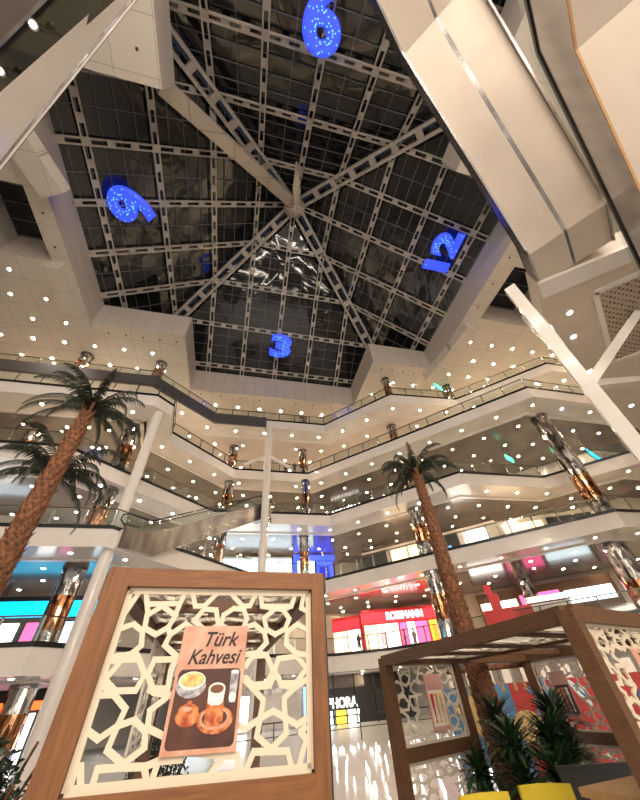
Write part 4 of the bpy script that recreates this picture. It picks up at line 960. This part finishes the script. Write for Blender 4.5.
def shrub(x, y, z, R, H, n, lab, seed):
    e = empty('shrub', (x, y, z), 0, lab, 'shrub'); rd = random.Random(seed); mb = MB(); st = MB()
    for i in range(16):
        a = rd.uniform(0, 2*pi); st.tube([(0, 0, 0), (cos(a)*R*.4, sin(a)*R*.4, H*.55), (cos(a)*R*.7, sin(a)*R*.7, H*rd.uniform(.7, .98))], .012, 5)
    for i in range(n):
        a = rd.uniform(0, 2*pi); t = rd.random()**.5; zz_ = rd.uniform(.05, 1); r = R*sqrt(max(0, 1-(zz_*1.0)**3))*t; p = V((cos(a)*r, sin(a)*r, zz_*H*(.85+.15*rd.random())))
        d = V((rd.gauss(0, 1), rd.gauss(0, 1), rd.gauss(.3, .7))).normalized(); s_ = d.cross(V((rd.random(), rd.random(), rd.random()))).normalized(); l = rd.uniform(.035, .07)
        mb.add([p, p+d*l*.5+s_*l*.25, p+d*l, p+d*l*.5-s_*l*.25], [(0, 1, 2, 3)])
    st.build('stems', 'bark', e); mb.build('foliage', 'ddleaf', e, kind='stuff')
shrub(-1.75, 4.0, 0, .62, 1.50, 9000, 'dark small leaved shrub filling the bottom corner beside the nearest kiosk', 1)
shrub(-2.75, 5.1, 0, .8, 1.55, 9000, 'dark shrub behind, toward the mirrored ground floor columns', 2)
shrub(-.75, 6.6, 0, .55, 1.35, 4000, 'dark leafy shrub seen through the kiosk lattice', 3)

# small net string light drops over the ground floor opening
g = empty('light_curtain', (6.0, 15.0, 0), 0, 'field of small bright floor light drops between the kiosks', 'string lights')
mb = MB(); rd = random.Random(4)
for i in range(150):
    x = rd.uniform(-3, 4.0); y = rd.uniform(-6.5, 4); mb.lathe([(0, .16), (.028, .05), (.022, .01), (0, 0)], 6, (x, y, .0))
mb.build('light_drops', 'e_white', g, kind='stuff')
tag(g, 'field of small bright drop lights on the floor between kiosk and pavilion', 'string lights')
# dark railing at ground level in the middle distance
t = empty('floor_railing', (6.2, 21.5, 0), .15, 'low dark railing across the ground floor before the perfume shop', 'railing')
MB().bar((-6, 0, .9), (5, 0, .9), .05, .05).build('handrail', 'black', t); MB().bar((-6, 0, .45), (5, 0, .45), .03, .03).build('lower_rail', 'black', t)
for i in range(6): MB().bar((-6+i*2.2, 0, 0), (-6+i*2.2, 0, .9), .04, .04).build('post', 'black', t)

# ------------------------------------------------------------------ light
w = D.worlds.new('mall_surroundings'); bpy.context.scene.world = w; w.use_nodes = True
nt = w.node_tree; bg = nt.nodes['Background']; tc = nt.nodes.new('ShaderNodeTexCoord'); sx = nt.nodes.new('ShaderNodeSeparateXYZ'); rp = nt.nodes.new('ShaderNodeValToRGB')
nt.links.new(tc.outputs['Generated'], sx.inputs[0]); nt.links.new(sx.outputs['Z'], rp.inputs['Fac']); nt.links.new(rp.outputs['Color'], bg.inputs['Color'])
e_ = rp.color_ramp.elements; e_[0].position = .45; e_[0].color = (.62, .52, .43, 1); e_[1].position = .62; e_[1].color = (.012, .014, .02, 1); bg.inputs['Strength'].default_value = 1.0
def area(name, loc, rot, sx_, sy_, power, col):
    l = D.lights.new(name, 'AREA'); l.shape = 'RECTANGLE'; l.size = sx_; l.size_y = sy_; l.energy = power; l.color = col
    o = D.objects.new(name, l); COL.objects.link(o); o.location = loc; o.rotation_euler = rot; return o
# strip lamps of the unseen near galleries behind the camera
for i, (z, p) in enumerate(((3.6, 500), (8.6, 1300), (13.6, 1600), (18.6, 1600), (24, 1500))):
    area('gallery_lamp_row', (2, -11.5, z), (radians(80), 0, 0), 26, .6, p, (1, .86, .72))
area('kiosk_area_light', (0.2, -.3, 3.6), (radians(12), 0, 0), .5, .5, 9, (1, .80, .6))  # small area light above the viewer, tilted toward the kiosk
sc = bpy.context.scene
sc.view_settings.view_transform = 'Standard'; sc.view_settings.look = 'None'; sc.view_settings.exposure = 0.32; sc.view_settings.gamma = 1.0; sc.view_settings.use_curve_mapping = False
